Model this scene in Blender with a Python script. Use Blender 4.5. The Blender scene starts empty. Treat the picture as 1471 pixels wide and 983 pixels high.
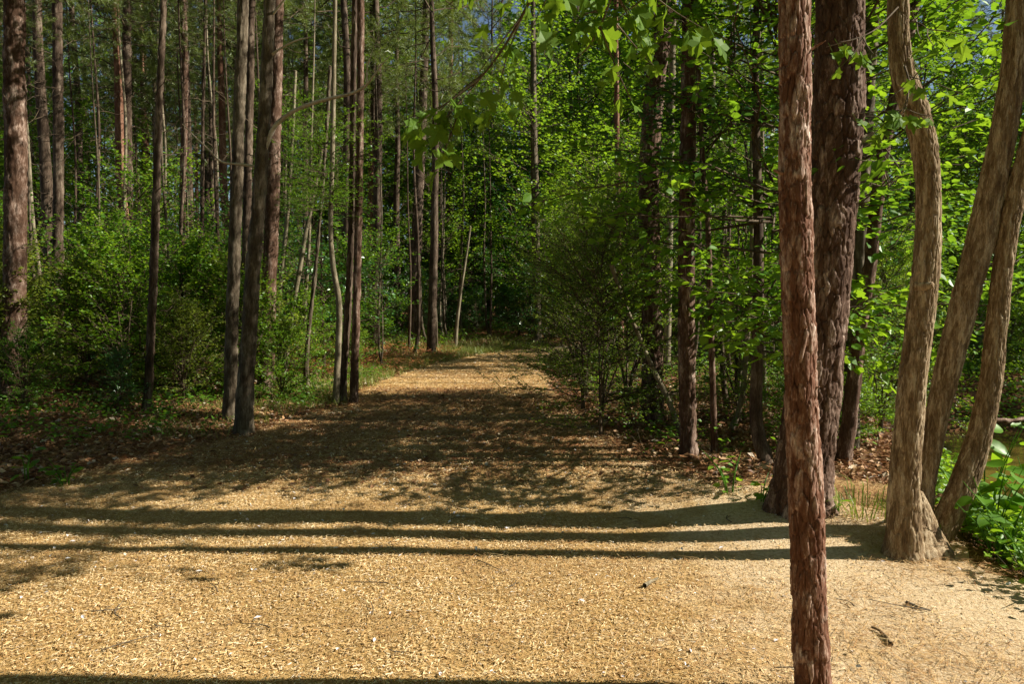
import bpy, math
import numpy as np
from mathutils import Vector

# ------------------------------------------------------------------ camera, sky, sun, exposure
SC = bpy.context.scene
COL = SC.collection
W0, H0, FPX = 1471.0, 983.0, 1060.0
CAM_Z = 1.6
PITCH = math.atan((H0 / 2 - 430.0) / FPX)
cam_d = bpy.data.cameras.new('camera')
cam = bpy.data.objects.new('camera', cam_d)
COL.objects.link(cam)
cam.location = (0, 0, CAM_Z)
cam.rotation_euler = (math.radians(90) - PITCH, 0, 0)
cam_d.sensor_fit = 'HORIZONTAL'
cam_d.sensor_width = 36.0
cam_d.lens = 36.0 * FPX / W0
cam_d.clip_start = 0.05
cam_d.clip_end = 2000
SC.camera = cam

SUN_EL = math.radians(38)
SUN_BACK = math.radians(2.2)      # the sun stands this far behind the line across the path
wd = bpy.data.worlds.new('World')
SC.world = wd
wd.use_nodes = True
nt = wd.node_tree
nt.nodes.clear()
wo = nt.nodes.new('ShaderNodeOutputWorld')
wb = nt.nodes.new('ShaderNodeBackground')
ws = nt.nodes.new('ShaderNodeTexSky')
ws.sky_type = 'NISHITA'
ws.sun_disc = False
ws.sun_elevation = SUN_EL
ws.sun_rotation = math.radians(90) + SUN_BACK
ws.air_density = 1.0
ws.dust_density = 0.8
ws.ozone_density = 1.5
wb.inputs[1].default_value = 0.05
nt.links.new(ws.outputs[0], wb.inputs[0])
nt.links.new(wb.outputs[0], wo.inputs[0])

sun_d = bpy.data.lights.new('sun', 'SUN')
sun_d.energy = 5.0
sun_d.angle = math.radians(0.5)
sun_d.color = (1.0, 0.94, 0.83)
sun = bpy.data.objects.new('sun', sun_d)
COL.objects.link(sun)
sun.location = (20, 0, 20)
sun.rotation_euler = (0, math.pi / 2 - SUN_EL, -SUN_BACK)

SC.view_settings.view_transform = 'Standard'
SC.view_settings.look = 'None'
SC.view_settings.exposure = 1.0
SC.view_settings.gamma = 1.0
SC.cycles.max_bounces = 6
SC.cycles.diffuse_bounces = 4
SC.cycles.glossy_bounces = 2
SC.cycles.transmission_bounces = 4
SC.cycles.caustics_reflective = False
SC.cycles.caustics_refractive = False

# ------------------------------------------------------------------ numeric helpers
def rng_(s):
    return np.random.default_rng(s)

def unit(a):
    return a / np.maximum(np.linalg.norm(a, axis=-1, keepdims=True), 1e-9)

def hash3(i, j, k, s=0):
    h = (i.astype(np.int64) * 374761393 + j.astype(np.int64) * 668265263 + k.astype(np.int64) * 2147483647 + s * 974634777) & 0xFFFFFFFF
    h = ((h ^ (h >> 13)) * 1274126177) & 0xFFFFFFFF
    h = ((h ^ (h >> 16)) * 2246822519) & 0xFFFFFFFF
    h = h ^ (h >> 15)
    return (h & 0xFFFFFF) / float(0xFFFFFF)

def vnoise(x, y, z, s=0):
    x, y, z = np.broadcast_arrays(np.asarray(x, float), np.asarray(y, float), np.asarray(z, float))
    xi, yi, zi = np.floor(x), np.floor(y), np.floor(z)
    fx, fy, fz = x - xi, y - yi, z - zi
    fx, fy, fz = [f * f * (3 - 2 * f) for f in (fx, fy, fz)]
    r = 0
    for a in (0, 1):
        for b in (0, 1):
            for c in (0, 1):
                w = (fx if a else 1 - fx) * (fy if b else 1 - fy) * (fz if c else 1 - fz)
                r = r + w * hash3(xi + a, yi + b, zi + c, s)
    return r * 2 - 1

def sstep(a, b, x):
    t = np.clip((np.asarray(x, float) - a) / (b - a), 0, 1)
    return t * t * (3 - 2 * t)

# ------------------------------------------------------------------ terrain shape
def path_mid(y):
    y = np.asarray(y, float)
    return np.interp(y, [-20, 0, 3, 6, 8, 10, 12.5, 15, 18, 20, 23, 27, 40], [-0.9, -0.9, -0.9, -1.1, -1.05, -0.95, -0.95, -0.9, -0.55, -0.1, 1.4, 4.8, 18])

def path_half(y):
    y = np.asarray(y, float)
    return np.interp(y, [-20, 0, 3, 5, 6, 7.5, 9, 11, 15, 19, 40], [3.9, 3.9, 3.9, 3.6, 2.9, 2.3, 2.1, 1.75, 1.6, 1.3, 1.3])

def rim_x(y):
    return np.interp(y, [-50, 3, 5.0, 5.6, 7.0, 10.6, 14, 60], [2.9, 2.85, 2.95, 3.3, 3.75, 4.9, 6.2, 20])

def ground_h(x, y):
    x = np.asarray(x, float); y = np.asarray(y, float)
    d = np.abs(x - path_mid(y)) - path_half(y)
    off = sstep(0, 2.5, d)
    h = 0.14 * np.exp(-((x - 2.2) ** 2 / 0.9 + (y - 5.55) ** 2 / 0.7))
    h = h + off * (0.05 * vnoise(x * 0.9, y * 0.9, 0.3, 3) + 0.10 * vnoise(x * 0.25, y * 0.25, 0.7, 4) + 0.06)
    h = h + 0.014 * vnoise(x * 0.8, y * 0.8, 0, 5) + 0.007 * vnoise(x * 2.8, y * 2.8, 0, 6)
    h = h + off * 0.45 * sstep(20, 34, y) + 0.15 * off * sstep(-4, -9, x)
    s = np.minimum(np.minimum(x - rim_x(y), (15.2 - y) * 0.8), 24 - x)
    h = h - 1.35 * sstep(-0.15, 2.2, s)
    return h

WATER_Z = -0.86

_f = np.array([0, math.cos(PITCH), -math.sin(PITCH)])
_u = np.array([0, math.sin(PITCH), math.cos(PITCH)])
def ray(px, py):
    return _f + np.array([1.0, 0, 0]) * (px - W0 / 2) / FPX + _u * (H0 / 2 - py) / FPX

def at(px, py, Y):
    """world point that lies on the ground-plan line Y and is seen at the photograph's pixel"""
    d = ray(px, py)
    return np.array([0, 0, CAM_Z]) + d * (Y / d[1])

def on_ground(px, py):
    d = ray(px, py)
    z = 0.0
    for _ in range(25):
        t = (z - CAM_Z) / d[2]
        p = np.array([0, 0, CAM_Z]) + d * t
        z = 0.5 * z + 0.5 * float(ground_h(p[0], p[1]))
    return np.array([p[0], p[1], float(ground_h(p[0], p[1]))])

# ------------------------------------------------------------------ mesh helpers
def mesh_of(name, parts, mats, attr=None):
    """parts: list of (verts, faces, material index, smooth)"""
    vs, loops, starts, mi, sm = [], [], [], [], []
    off = 0; lo = 0
    for p in parts:
        V, F, m, s = p
        if len(V) == 0 or len(F) == 0:
            continue
        F = np.asarray(F, dtype=np.int32)
        k = F.shape[1]
        vs.append(np.asarray(V, dtype=np.float32))
        loops.append((F + off).ravel())
        starts.append(lo + np.arange(len(F), dtype=np.int32) * k)
        mi.append(np.full(len(F), m, dtype=np.int32))
        sm.append(np.full(len(F), bool(s)))
        off += len(V); lo += F.size
    V = np.concatenate(vs); L = np.concatenate(loops).astype(np.int32); S = np.concatenate(starts)
    me = bpy.data.meshes.new(name)
    me.vertices.add(len(V)); me.vertices.foreach_set('co', V.ravel())
    me.loops.add(len(L)); me.loops.foreach_set('vertex_index', L)
    me.polygons.add(len(S)); me.polygons.foreach_set('loop_start', S)
    me.polygons.foreach_set('material_index', np.concatenate(mi))
    me.polygons.foreach_set('use_smooth', np.concatenate(sm))
    if attr is not None:
        a = me.attributes.new('plate', 'FLOAT', 'POINT')
        a.data.foreach_set('value', np.asarray(attr, dtype=np.float32))
    me.update(calc_edges=True)
    for m in mats:
        me.materials.append(m)
    return me

def obj(name, me, parent=None, loc=(0, 0, 0), rot=(0, 0, 0), sc=(1, 1, 1)):
    o = bpy.data.objects.new(name, me)
    COL.objects.link(o)
    o.location = [float(c) for c in loc]
    o.rotation_euler = [float(c) for c in rot]
    o.scale = [float(c) for c in (sc if hasattr(sc, '__len__') else (sc, sc, sc))]
    if parent is not None:
        o.parent = parent
    return o

def tag(o, label=None, cat=None, group=None, kind=None):
    if label: o['label'] = label
    if cat: o['category'] = cat
    if group: o['group'] = group
    if kind: o['kind'] = kind
    return o

def thing(name, label, cat, loc, group=None, rz=0.0, sc=1.0):
    return tag(obj(name, None, None, loc, (0, 0, rz), sc), label, cat, group)

def spline(P, step, ztop=1e9):
    """Catmull-Rom through rows of P (x, y, z, r), resampled at about step, coarser above ztop"""
    P = np.asarray(P, float)
    Q = np.vstack([2 * P[0] - P[1], P, 2 * P[-1] - P[-2]])
    out = []
    for i in range(1, len(Q) - 2):
        n = max(1, int(math.ceil(np.linalg.norm(Q[i + 1][:3] - Q[i][:3]) / (step if Q[i][2] < ztop else max(step, 0.08)))))
        t = np.arange(n)[:, None] / n
        a, b, c, d = Q[i - 1], Q[i], Q[i + 1], Q[i + 2]
        out.append(0.5 * (2 * b + (c - a) * t + (2 * a - 5 * b + 4 * c - d) * t ** 2 + (3 * b - a - 3 * c + d) * t ** 3))
    out.append(Q[-2][None])
    return np.vstack(out)

def cells(a, b, n, seed):
    """cell noise on a cylinder unrolled to (a: n cells around, b): F1, F2 and a random value per cell"""
    ia, ib = np.floor(a), np.floor(b)
    f1 = np.full(a.shape, 9.0); f2 = np.full(a.shape, 9.0); idv = np.zeros(a.shape)
    for di in (-1, 0, 1):
        for dj in (-1, 0, 1):
            ca, cb = ia + di, ib + dj
            ka = np.mod(ca, n)
            jx = hash3(ka, cb, ka * 0, seed) * 0.8 + 0.1
            jy = hash3(ka, cb, ka * 0, seed + 1) * 0.8 + 0.1
            d = np.sqrt((ca + jx - a) ** 2 + (cb + jy - b) ** 2)
            h = hash3(ka, cb, ka * 0, seed + 2)
            new = d < f1
            f2 = np.where(new, f1, np.minimum(f2, d))
            idv = np.where(new, h, idv)
            f1 = np.where(new, d, f1)
    return f1, f2, idv

def tube(P, nseg, step, bark=None, seed=0, flare=0.0, lobes=0, cap=True, ztop=1e9, sharp=0.32):
    """tapered, bent stem along rows of P (x, y, z, r). bark=(plate width, plate height, depth, roughness depth)"""
    S = spline(P, step, ztop)
    C, R = S[:, :3], np.maximum(S[:, 3], 0.0008)
    T = unit(np.gradient(C, axis=0))
    ref = np.array([0, 1.0, 0]) if abs(T[:, 1]).mean() < 0.75 else np.array([1.0, 0, 0])
    U = unit(np.cross(ref, T)); Vv = np.cross(T, U)
    th = np.arange(nseg) / nseg * 2 * math.pi
    n = len(C)
    TH = np.broadcast_to(th, (n, nseg))
    ds = np.concatenate([[0], np.cumsum(np.linalg.norm(np.diff(C, axis=0), axis=1))])
    Z = np.broadcast_to(ds[:, None], (n, nseg))
    RR = np.broadcast_to(R[:, None], (n, nseg)).copy()
    rm = float(np.median(R))
    ct, st = np.cos(TH), np.sin(TH)
    RR *= 1 + 0.08 * vnoise(ct * 1.3, st * 1.3, Z / (rm * 5), seed + 7) + 0.05 * vnoise(ct * 2.2, st * 2.2, Z / (rm * 2.2), seed + 8)
    if flare:
        RR *= 1 + flare * np.exp(-Z / (rm * 1.3)) * (1 + (0.55 * np.sin(TH * lobes + seed) if lobes else 0))
    plate = np.full((n, nseg), 0.5)
    if bark:
        wp, hp, dep, fine = bark
        nc = max(4, int(round(2 * math.pi * rm / wp)))
        q = rm / wp * 0.55
        wa = 0.55 * vnoise(ct * q * 1.5, st * q * 1.5, Z / hp * 0.9, seed) + 0.3 * vnoise(ct * q * 3, st * q * 3, Z / hp * 2.4, seed + 1)
        wbz = 0.5 * vnoise(ct * q * 2, st * q * 2, Z / hp * 1.1, seed + 2)
        f1, f2, idv = cells(TH / (2 * math.pi) * nc + wa, Z / hp + wbz, nc, seed + 11)
        RR = RR + dep * (sstep(0.0, sharp, f2 - f1) - 0.75) + dep * 0.7 * (idv - 0.5)
        RR = RR + fine * vnoise(ct * q * 7, st * q * 7, Z / hp * 5, seed + 5) + fine * 0.6 * vnoise(ct * q * 15, st * q * 15, Z / hp * 12, seed + 6)
        plate = idv
    P3 = C[:, None, :] + RR[..., None] * (ct[..., None] * U[:, None, :] + st[..., None] * Vv[:, None, :])
    V = P3.reshape(-1, 3)
    i = np.arange(n - 1)[:, None] * nseg; j = np.arange(nseg)[None]; j2 = (j + 1) % nseg
    F = np.stack([i + j, i + j2, i + nseg + j2, i + nseg + j], -1).reshape(-1, 4)
    at_ = plate.ravel()
    if cap:
        V = np.vstack([V, C[-1] + T[-1] * R[-1] * 0.6])
        k = (n - 1) * nseg
        F = np.vstack([F, np.stack([k + j[0], k + j2[0], np.full(nseg, n * nseg), np.full(nseg, n * nseg)], -1)])
        at_ = np.append(at_, 0.5)
        Ft = F[-nseg:, :3]; F = F[:-nseg]
        return V, F, Ft, at_
    return V, F, None, at_

def tube_parts(t, m=0):
    V, F, Ft, a = t
    if Ft is None:
        return [(V, F, m, True)]
    # triangles share the vertices of the quads: write them as degenerate-free quads is not possible, so repeat the rim
    rim = np.unique(Ft)
    return [(V, F, m, True), (V[rim], np.searchsorted(rim, Ft), m, True)]

def tube_attr(t):
    V, F, Ft, a = t
    return a if Ft is None else np.concatenate([a, a[np.unique(Ft)]])

def tube_mesh(name, tubes, mat):
    parts, att = [], []
    for t in tubes:
        parts += tube_parts(t); att.append(tube_attr(t))
    return mesh_of(name, parts, [mat], np.concatenate(att))

def sticks(p0, p1, r0, r1):
    """many straight three-sided twigs at once"""
    d = unit(p1 - p0)
    a = unit(np.cross(d, np.array([0.31, 0.2, 0.93])))
    b = np.cross(d, a)
    V = []
    for p, r in ((p0, r0), (p1, r1)):
        for k in range(3):
            c, s = math.cos(k * 2.0944), math.sin(k * 2.0944)
            V.append(p + (a * c + b * s) * np.reshape(r, (-1, 1)))
    V = np.stack(V, 1)
    n = len(p0)
    base = np.arange(n)[:, None, None] * 6
    f = np.array([[0, 1, 4, 3], [1, 2, 5, 4], [2, 0, 3, 5]])[None]
    return V.reshape(-1, 3), (base + f).reshape(-1, 4)

# leaf outlines: x across, y along, z off the blade
L4 = (np.array([[0, 0, 0], [0.30, 0.48, 0.07], [0, 1, -0.05], [-0.30, 0.48, 0.07]]), np.array([[0, 1, 2], [0, 2, 3]]))
L6 = (np.array([[0, 0, 0], [0.24, 0.26, 0.05], [0.25, 0.62, 0.05], [0, 1, -0.06], [-0.25, 0.62, 0.05], [-0.24, 0.26, 0.05]]), np.array([[0, 1, 2, 3], [0, 3, 4, 5]]))
LN = (np.array([[-0.5, 0, 0], [0.5, 0, 0], [0, 1, 0]]), np.array([[0, 1, 2]]))
LB = (np.array([[-0.5, 0, 0], [0.5, 0, 0], [0.42, 0.55, 0.0], [-0.42, 0.55, 0.0], [0, 1, 0]]), np.array([[0, 1, 2, 3]]))
def star_outline(lobes=5, deep=0.62, curl=0.08):
    pts = [(0, 0.02)]
    angs = np.linspace(-118, 118, lobes) if lobes == 5 else np.linspace(-90, 90, lobes)
    lens = [0.66, 0.92, 1.05, 0.92, 0.66] if lobes == 5 else [0.75, 1.0, 0.75]
    c = np.array([0, 0.40])
    for i, (a, l) in enumerate(zip(angs, lens)):
        a = math.radians(a)
        d = np.array([math.sin(a), math.cos(a)])
        n_ = np.array([d[1], -d[0]])
        R = 0.58 * l
        pts.append(tuple(c + d * R * 0.66 - n_ * R * 0.27))
        pts.append(tuple(c + d * R))
        pts.append(tuple(c + d * R * 0.66 + n_ * R * 0.27))
        if i < lobes - 1:
            a2 = math.radians((angs[i] + angs[i + 1]) / 2)
            pts.append(tuple(c + np.array([math.sin(a2), math.cos(a2)]) * 0.58 * deep * 0.72))
    pts = np.array(pts)
    V = np.column_stack([pts[:, 0], pts[:, 1], curl * (np.abs(pts[:, 0]) * 0.9 - (pts[:, 1] - 0.42) ** 2 * 1.2)])
    V = np.vstack([V, [0, 0.40, 0]])
    n = len(pts)
    F = np.array([[n, (i + 1) % n, i] for i in range(n)])
    return V, F
STAR = star_outline(5)
TRI3 = star_outline(3, 0.75)

def leaves(pos, d, nrm, size, tpl, width=1.0):
    V0, F0 = tpl
    d = unit(d); r = unit(np.cross(d, nrm)); n = np.cross(r, d)
    size = np.broadcast_to(np.asarray(size, float), (len(pos),))[:, None, None]
    V = pos[:, None, :] + size * (V0[None, :, 0:1] * width * r[:, None] + V0[None, :, 1:2] * d[:, None] + V0[None, :, 2:3] * n[:, None])
    F = (np.arange(len(pos))[:, None, None] * len(V0) + F0[None]).reshape(-1, F0.shape[1])
    return V.reshape(-1, 3), F

# ------------------------------------------------------------------ materials
def new_mat(name):
    m = bpy.data.materials.new(name); m.use_nodes = True
    t = m.node_tree; t.nodes.clear()
    out = t.nodes.new('ShaderNodeOutputMaterial')
    return m, t, out

def ramp(t, stops, interp='LINEAR'):
    r = t.nodes.new('ShaderNodeValToRGB')
    r.color_ramp.interpolation = interp
    e = r.color_ramp.elements
    while len(e) < len(stops):
        e.new(0.5)
    for i, (p, c) in enumerate(stops):
        e[i].position = p; e[i].color = (c[0], c[1], c[2], 1)
    return r

def noise_node(t, vec, scale, detail=4, rough=0.6):
    n = t.nodes.new('ShaderNodeTexNoise')
    n.inputs['Scale'].default_value = scale; n.inputs['Detail'].default_value = detail; n.inputs['Roughness'].default_value = rough
    if vec is not None: t.links.new(vec, n.inputs['Vector'])
    return n

def leaf_mat(name, stops, trans, tfac=0.42, gloss=0.03, rough=0.42):
    m, t, out = new_mat(name)
    g = t.nodes.new('ShaderNodeNewGeometry')
    oi = t.nodes.new('ShaderNodeObjectInfo')
    mm = t.nodes.new('ShaderNodeMath'); mm.operation = 'MULTIPLY_ADD'
    t.links.new(oi.outputs['Random'], mm.inputs[0]); mm.inputs[1].default_value = 0.35
    t.links.new(g.outputs['Random Per Island'], mm.inputs[2])
    fr = t.nodes.new('ShaderNodeMath'); fr.operation = 'MULTIPLY'; fr.inputs[1].default_value = 1 / 1.35
    t.links.new(mm.outputs[0], fr.inputs[0])
    r = ramp(t, stops)
    t.links.new(fr.outputs[0], r.inputs[0])
    df = t.nodes.new('ShaderNodeBsdfDiffuse'); t.links.new(r.outputs[0], df.inputs[0])
    mul = t.nodes.new('ShaderNodeMix'); mul.data_type = 'RGBA'; mul.blend_type = 'MIX'
    mul.inputs['Factor'].default_value = 0.65
    t.links.new(r.outputs[0], mul.inputs['A']); mul.inputs['B'].default_value = (*trans, 1)
    tr = t.nodes.new('ShaderNodeBsdfTranslucent'); t.links.new(mul.outputs['Result'], tr.inputs[0])
    mx = t.nodes.new('ShaderNodeMixShader'); mx.inputs[0].default_value = tfac
    t.links.new(df.outputs[0], mx.inputs[1]); t.links.new(tr.outputs[0], mx.inputs[2])
    gl = t.nodes.new('ShaderNodeBsdfGlossy'); gl.inputs['Roughness'].default_value = rough
    gl.inputs['Color'].default_value = (0.9, 0.95, 0.85, 1)
    m2 = t.nodes.new('ShaderNodeMixShader'); m2.inputs[0].default_value = gloss
    t.links.new(mx.outputs[0], m2.inputs[1]); t.links.new(gl.outputs[0], m2.inputs[2])
    t.links.new(m2.outputs[0], out.inputs['Surface'])
    return m

def bark_mat(name, stops, scale=9, stretch=0.25, bump=0.5):
    m, t, out = new_mat(name)
    tc = t.nodes.new('ShaderNodeTexCoord')
    mp = t.nodes.new('ShaderNodeMapping'); mp.inputs['Scale'].default_value = (1, 1, stretch)
    t.links.new(tc.outputs['Object'], mp.inputs['Vector'])
    n1 = noise_node(t, mp.outputs[0], scale, 5, 0.65)
    n2 = noise_node(t, mp.outputs[0], scale * 4.5, 5, 0.75)
    n3 = noise_node(t, tc.outputs['Object'], 2.2, 3, 0.6)
    at_ = t.nodes.new('ShaderNodeAttribute'); at_.attribute_name = 'plate'
    def mad(a, k, b):
        q = t.nodes.new('ShaderNodeMath'); q.operation = 'MULTIPLY_ADD'; q.inputs[1].default_value = k
        t.links.new(a, q.inputs[0])
        if isinstance(b, float): q.inputs[2].default_value = b
        else: t.links.new(b, q.inputs[2])
        return q.outputs[0]
    hgt = mad(n1.outputs['Fac'], 0.55, mad(n2.outputs['Fac'], 0.55, -0.05))
    val = mad(at_.outputs['Fac'], 0.12, mad(n3.outputs['Fac'], 0.25, mad(hgt, 1.0, -0.185)))
    r = ramp(t, stops); t.links.new(val, r.inputs[0])
    b = t.nodes.new('ShaderNodeBsdfPrincipled')
    b.inputs['Roughness'].default_value = 0.9
    b.inputs['Specular IOR Level'].default_value = 0.15
    t.links.new(r.outputs[0], b.inputs['Base Color'])
    bp = t.nodes.new('ShaderNodeBump'); bp.inputs['Strength'].default_value = bump; bp.inputs['Distance'].default_value = 0.35 / (scale * 4.5)
    t.links.new(hgt, bp.inputs['Height']); t.links.new(bp.outputs[0], b.inputs['Normal'])
    t.links.new(b.outputs[0], out.inputs['Surface'])
    return m

def flake_mat(name, stops, rough=0.8, trans=0.0, patch=None):
    m, t, out = new_mat(name)
    g = t.nodes.new('ShaderNodeNewGeometry')
    r = ramp(t, stops); t.links.new(g.outputs['Random Per Island'], r.inputs[0])
    b = t.nodes.new('ShaderNodeBsdfPrincipled'); b.inputs['Roughness'].default_value = rough
    b.inputs['Specular IOR Level'].default_value = 0.25
    if patch:
        tc = t.nodes.new('ShaderNodeTexCoord')
        n1 = noise_node(t, tc.outputs['Object'], 1.3, 6, 0.65)
        pr = ramp(t, patch); t.links.new(n1.outputs['Fac'], pr.inputs[0])
        mk = t.nodes.new('ShaderNodeMix'); mk.data_type = 'RGBA'; mk.blend_type = 'MULTIPLY'; mk.inputs['Factor'].default_value = 1.0
        t.links.new(r.outputs[0], mk.inputs['A']); t.links.new(pr.outputs[0], mk.inputs['B'])
        t.links.new(mk.outputs['Result'], b.inputs['Base Color'])
    else:
        t.links.new(r.outputs[0], b.inputs['Base Color'])
    if trans:
        tr = t.nodes.new('ShaderNodeBsdfTranslucent'); t.links.new(r.outputs[0], tr.inputs[0])
        mx = t.nodes.new('ShaderNodeMixShader'); mx.inputs[0].default_value = trans
        t.links.new(b.outputs[0], mx.inputs[1]); t.links.new(tr.outputs[0], mx.inputs[2])
        t.links.new(mx.outputs[0], out.inputs['Surface'])
    else:
        t.links.new(b.outputs[0], out.inputs['Surface'])
    return m

def soil_mat(name, big, fine, patch=None, patch_col=None, bump=0.6, s_fine=70):
    m, t, out = new_mat(name)
    tc = t.nodes.new('ShaderNodeTexCoord')
    n1 = noise_node(t, tc.outputs['Object'], 1.1, 6, 0.65)
    n2 = noise_node(t, tc.outputs['Object'], s_fine, 5, 0.75)
    r1 = ramp(t, big); t.links.new(n1.outputs['Fac'], r1.inputs[0])
    r2 = ramp(t, fine); t.links.new(n2.outputs['Fac'], r2.inputs[0])
    mx = t.nodes.new('ShaderNodeMix'); mx.data_type = 'RGBA'; mx.blend_type = 'MULTIPLY'; mx.inputs['Factor'].default_value = 1.0
    t.links.new(r1.outputs[0], mx.inputs['A']); t.links.new(r2.outputs[0], mx.inputs['B'])
    col = mx.outputs['Result']
    if patch:
        n3 = noise_node(t, tc.outputs['Object'], patch, 5, 0.6)
        pr = ramp(t, [(0.50, (0, 0, 0)), (0.66, (1, 1, 1))]); t.links.new(n3.outputs['Fac'], pr.inputs[0])
        mk = t.nodes.new('ShaderNodeMix'); mk.data_type = 'RGBA'
        t.links.new(pr.outputs[0], mk.inputs['Factor']); t.links.new(col, mk.inputs['A']); mk.inputs['B'].default_value = (*patch_col, 1)
        col = mk.outputs['Result']
    b = t.nodes.new('ShaderNodeBsdfPrincipled'); b.inputs['Roughness'].default_value = 0.95
    b.inputs['Specular IOR Level'].default_value = 0.1
    t.links.new(col, b.inputs['Base Color'])
    bp = t.nodes.new('ShaderNodeBump'); bp.inputs['Strength'].default_value = bump; bp.inputs['Distance'].default_value = 0.02
    t.links.new(n2.outputs['Fac'], bp.inputs['Height']); t.links.new(bp.outputs[0], b.inputs['Normal'])
    t.links.new(b.outputs[0], out.inputs['Surface'])
    return m

M = {}
M['path'] = soil_mat('wood_chip_soil', [(0.3, (0.44, 0.28, 0.10)), (0.55, (0.56, 0.37, 0.15)), (0.75, (0.52, 0.36, 0.18))],
                     [(0.30, (0.35, 0.30, 0.25)), (0.48, (0.85, 0.82, 0.78)), (0.7, (1.15, 1.12, 1.05))], bump=0.9)
M['soil'] = soil_mat('forest_soil', [(0.3, (0.14, 0.065, 0.028)), (0.55, (0.20, 0.095, 0.04)), (0.75, (0.26, 0.14, 0.06))],
                     [(0.30, (0.35, 0.32, 0.30)), (0.55, (1, 1, 1)), (0.75, (1.25, 1.2, 1.1))], bump=0.9, s_fine=40)
_t = M['path'].node_tree                                # the bank beside the pond is sandier
_b = [n for n in _t.nodes if n.type == 'BSDF_PRINCIPLED'][0]
_old = _b.inputs['Base Color'].links[0].from_socket
_tc = [n for n in _t.nodes if n.type == 'TEX_COORD'][0]
_sx = _t.nodes.new('ShaderNodeSeparateXYZ'); _t.links.new(_tc.outputs['Object'], _sx.inputs[0])
_mr = _t.nodes.new('ShaderNodeMapRange'); _mr.inputs['From Min'].default_value = 0.3; _mr.inputs['From Max'].default_value = 2.0
_t.links.new(_sx.outputs['X'], _mr.inputs['Value'])
_n = noise_node(_t, _tc.outputs['Object'], 2.6, 6, 0.7)
_ad = _t.nodes.new('ShaderNodeMath'); _ad.operation = 'MULTIPLY_ADD'; _ad.inputs[1].default_value = 0.55
_t.links.new(_mr.outputs[0], _ad.inputs[0]); _t.links.new(_n.outputs['Fac'], _ad.inputs[2])
_r = ramp(_t, [(0.62, (0, 0, 0)), (0.88, (1, 1, 1))]); _t.links.new(_ad.outputs[0], _r.inputs[0])
_n2 = noise_node(_t, _tc.outputs['Object'], 45, 5, 0.75)
_r2 = ramp(_t, [(0.3, (0.34, 0.22, 0.11)), (0.5, (0.62, 0.46, 0.27)), (0.7, (0.76, 0.62, 0.42))]); _t.links.new(_n2.outputs['Fac'], _r2.inputs[0])
_mx = _t.nodes.new('ShaderNodeMix'); _mx.data_type = 'RGBA'
_t.links.new(_r.outputs[0], _mx.inputs['Factor']); _t.links.new(_old, _mx.inputs['A']); _t.links.new(_r2.outputs[0], _mx.inputs['B'])
_t.links.new(_mx.outputs['Result'], _b.inputs['Base Color'])
M['chips'] = flake_mat('wood_chip', [(0.0, (0.24, 0.115, 0.035)), (0.12, (0.44, 0.26, 0.095)), (0.5, (0.62, 0.45, 0.21)), (0.85, (0.73, 0.57, 0.32)), (0.97, (0.78, 0.66, 0.43)), (1.0, (0.80, 0.76, 0.70))], patch=[(0.34, (0.55, 0.45, 0.36)), (0.48, (0.92, 0.88, 0.85)), (0.62, (1.06, 1.06, 1.10))])
M['needles'] = flake_mat('pine_straw', [(0.0, (0.26, 0.12, 0.04)), (0.5, (0.46, 0.27, 0.10)), (1.0, (0.62, 0.45, 0.22))])
M['litter'] = flake_mat('dead_leaf', [(0.0, (0.12, 0.05, 0.02)), (0.4, (0.24, 0.11, 0.045)), (0.75, (0.36, 0.20, 0.09)), (0.95, (0.50, 0.36, 0.22)), (1.0, (0.6, 0.52, 0.42))], 0.6, 0.15)
M['redlitter'] = flake_mat('rusty_needle', [(0.0, (0.26, 0.08, 0.03)), (0.6, (0.42, 0.15, 0.05)), (1.0, (0.5, 0.26, 0.10))], 0.7)
M['petal'] = flake_mat('pale_flake', [(0.0, (0.62, 0.58, 0.60)), (1.0, (0.82, 0.80, 0.78))], 0.5)
M['pine_bark'] = bark_mat('pine_bark', [(0.34, (0.042, 0.021, 0.012)), (0.50, (0.090, 0.050, 0.031)), (0.61, (0.24, 0.165, 0.125)), (0.70, (0.50, 0.40, 0.32))], 16, 0.25, 0.9)
M['red_bark'] = bark_mat('young_pine_bark', [(0.34, (0.085, 0.034, 0.018)), (0.49, (0.155, 0.072, 0.042)), (0.60, (0.36, 0.24, 0.18)), (0.68, (0.62, 0.50, 0.42))], 24, 0.25, 0.8)
M['grey_bark'] = bark_mat('grey_bark', [(0.34, (0.036, 0.025, 0.015)), (0.50, (0.095, 0.072, 0.046)), (0.66, (0.23, 0.19, 0.135))], 18, 0.16, 1.0)
M['tan_bark'] = bark_mat('ridged_tan_bark', [(0.34, (0.080, 0.048, 0.024)), (0.49, (0.205, 0.137, 0.072)), (0.64, (0.48, 0.38, 0.25))], 34, 0.13, 1.0)
M['far_bark'] = bark_mat('weathered_bark', [(0.34, (0.026, 0.016, 0.010)), (0.50, (0.075, 0.050, 0.033)), (0.66, (0.21, 0.16, 0.115))], 12, 0.2, 1.0)
M['pink_bark'] = bark_mat('rosy_pine_bark', [(0.34, (0.075, 0.030, 0.017)), (0.50, (0.17, 0.082, 0.050)), (0.66, (0.36, 0.22, 0.15))], 9, 0.3, 0.8)
M['pale_bark'] = bark_mat('pale_smooth_bark', [(0.34, (0.10, 0.078, 0.045)), (0.5, (0.20, 0.165, 0.105)), (0.66, (0.36, 0.31, 0.22))], 14, 0.4, 0.4)
M['bleached'] = bark_mat('lightened_limb_wood', [(0.34, (0.30, 0.25, 0.18)), (0.5, (0.46, 0.40, 0.31)), (0.66, (0.62, 0.56, 0.46))], 14, 0.6, 0.3)  # pale bark lightened, in place of sunlight on the bare limbs
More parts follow.
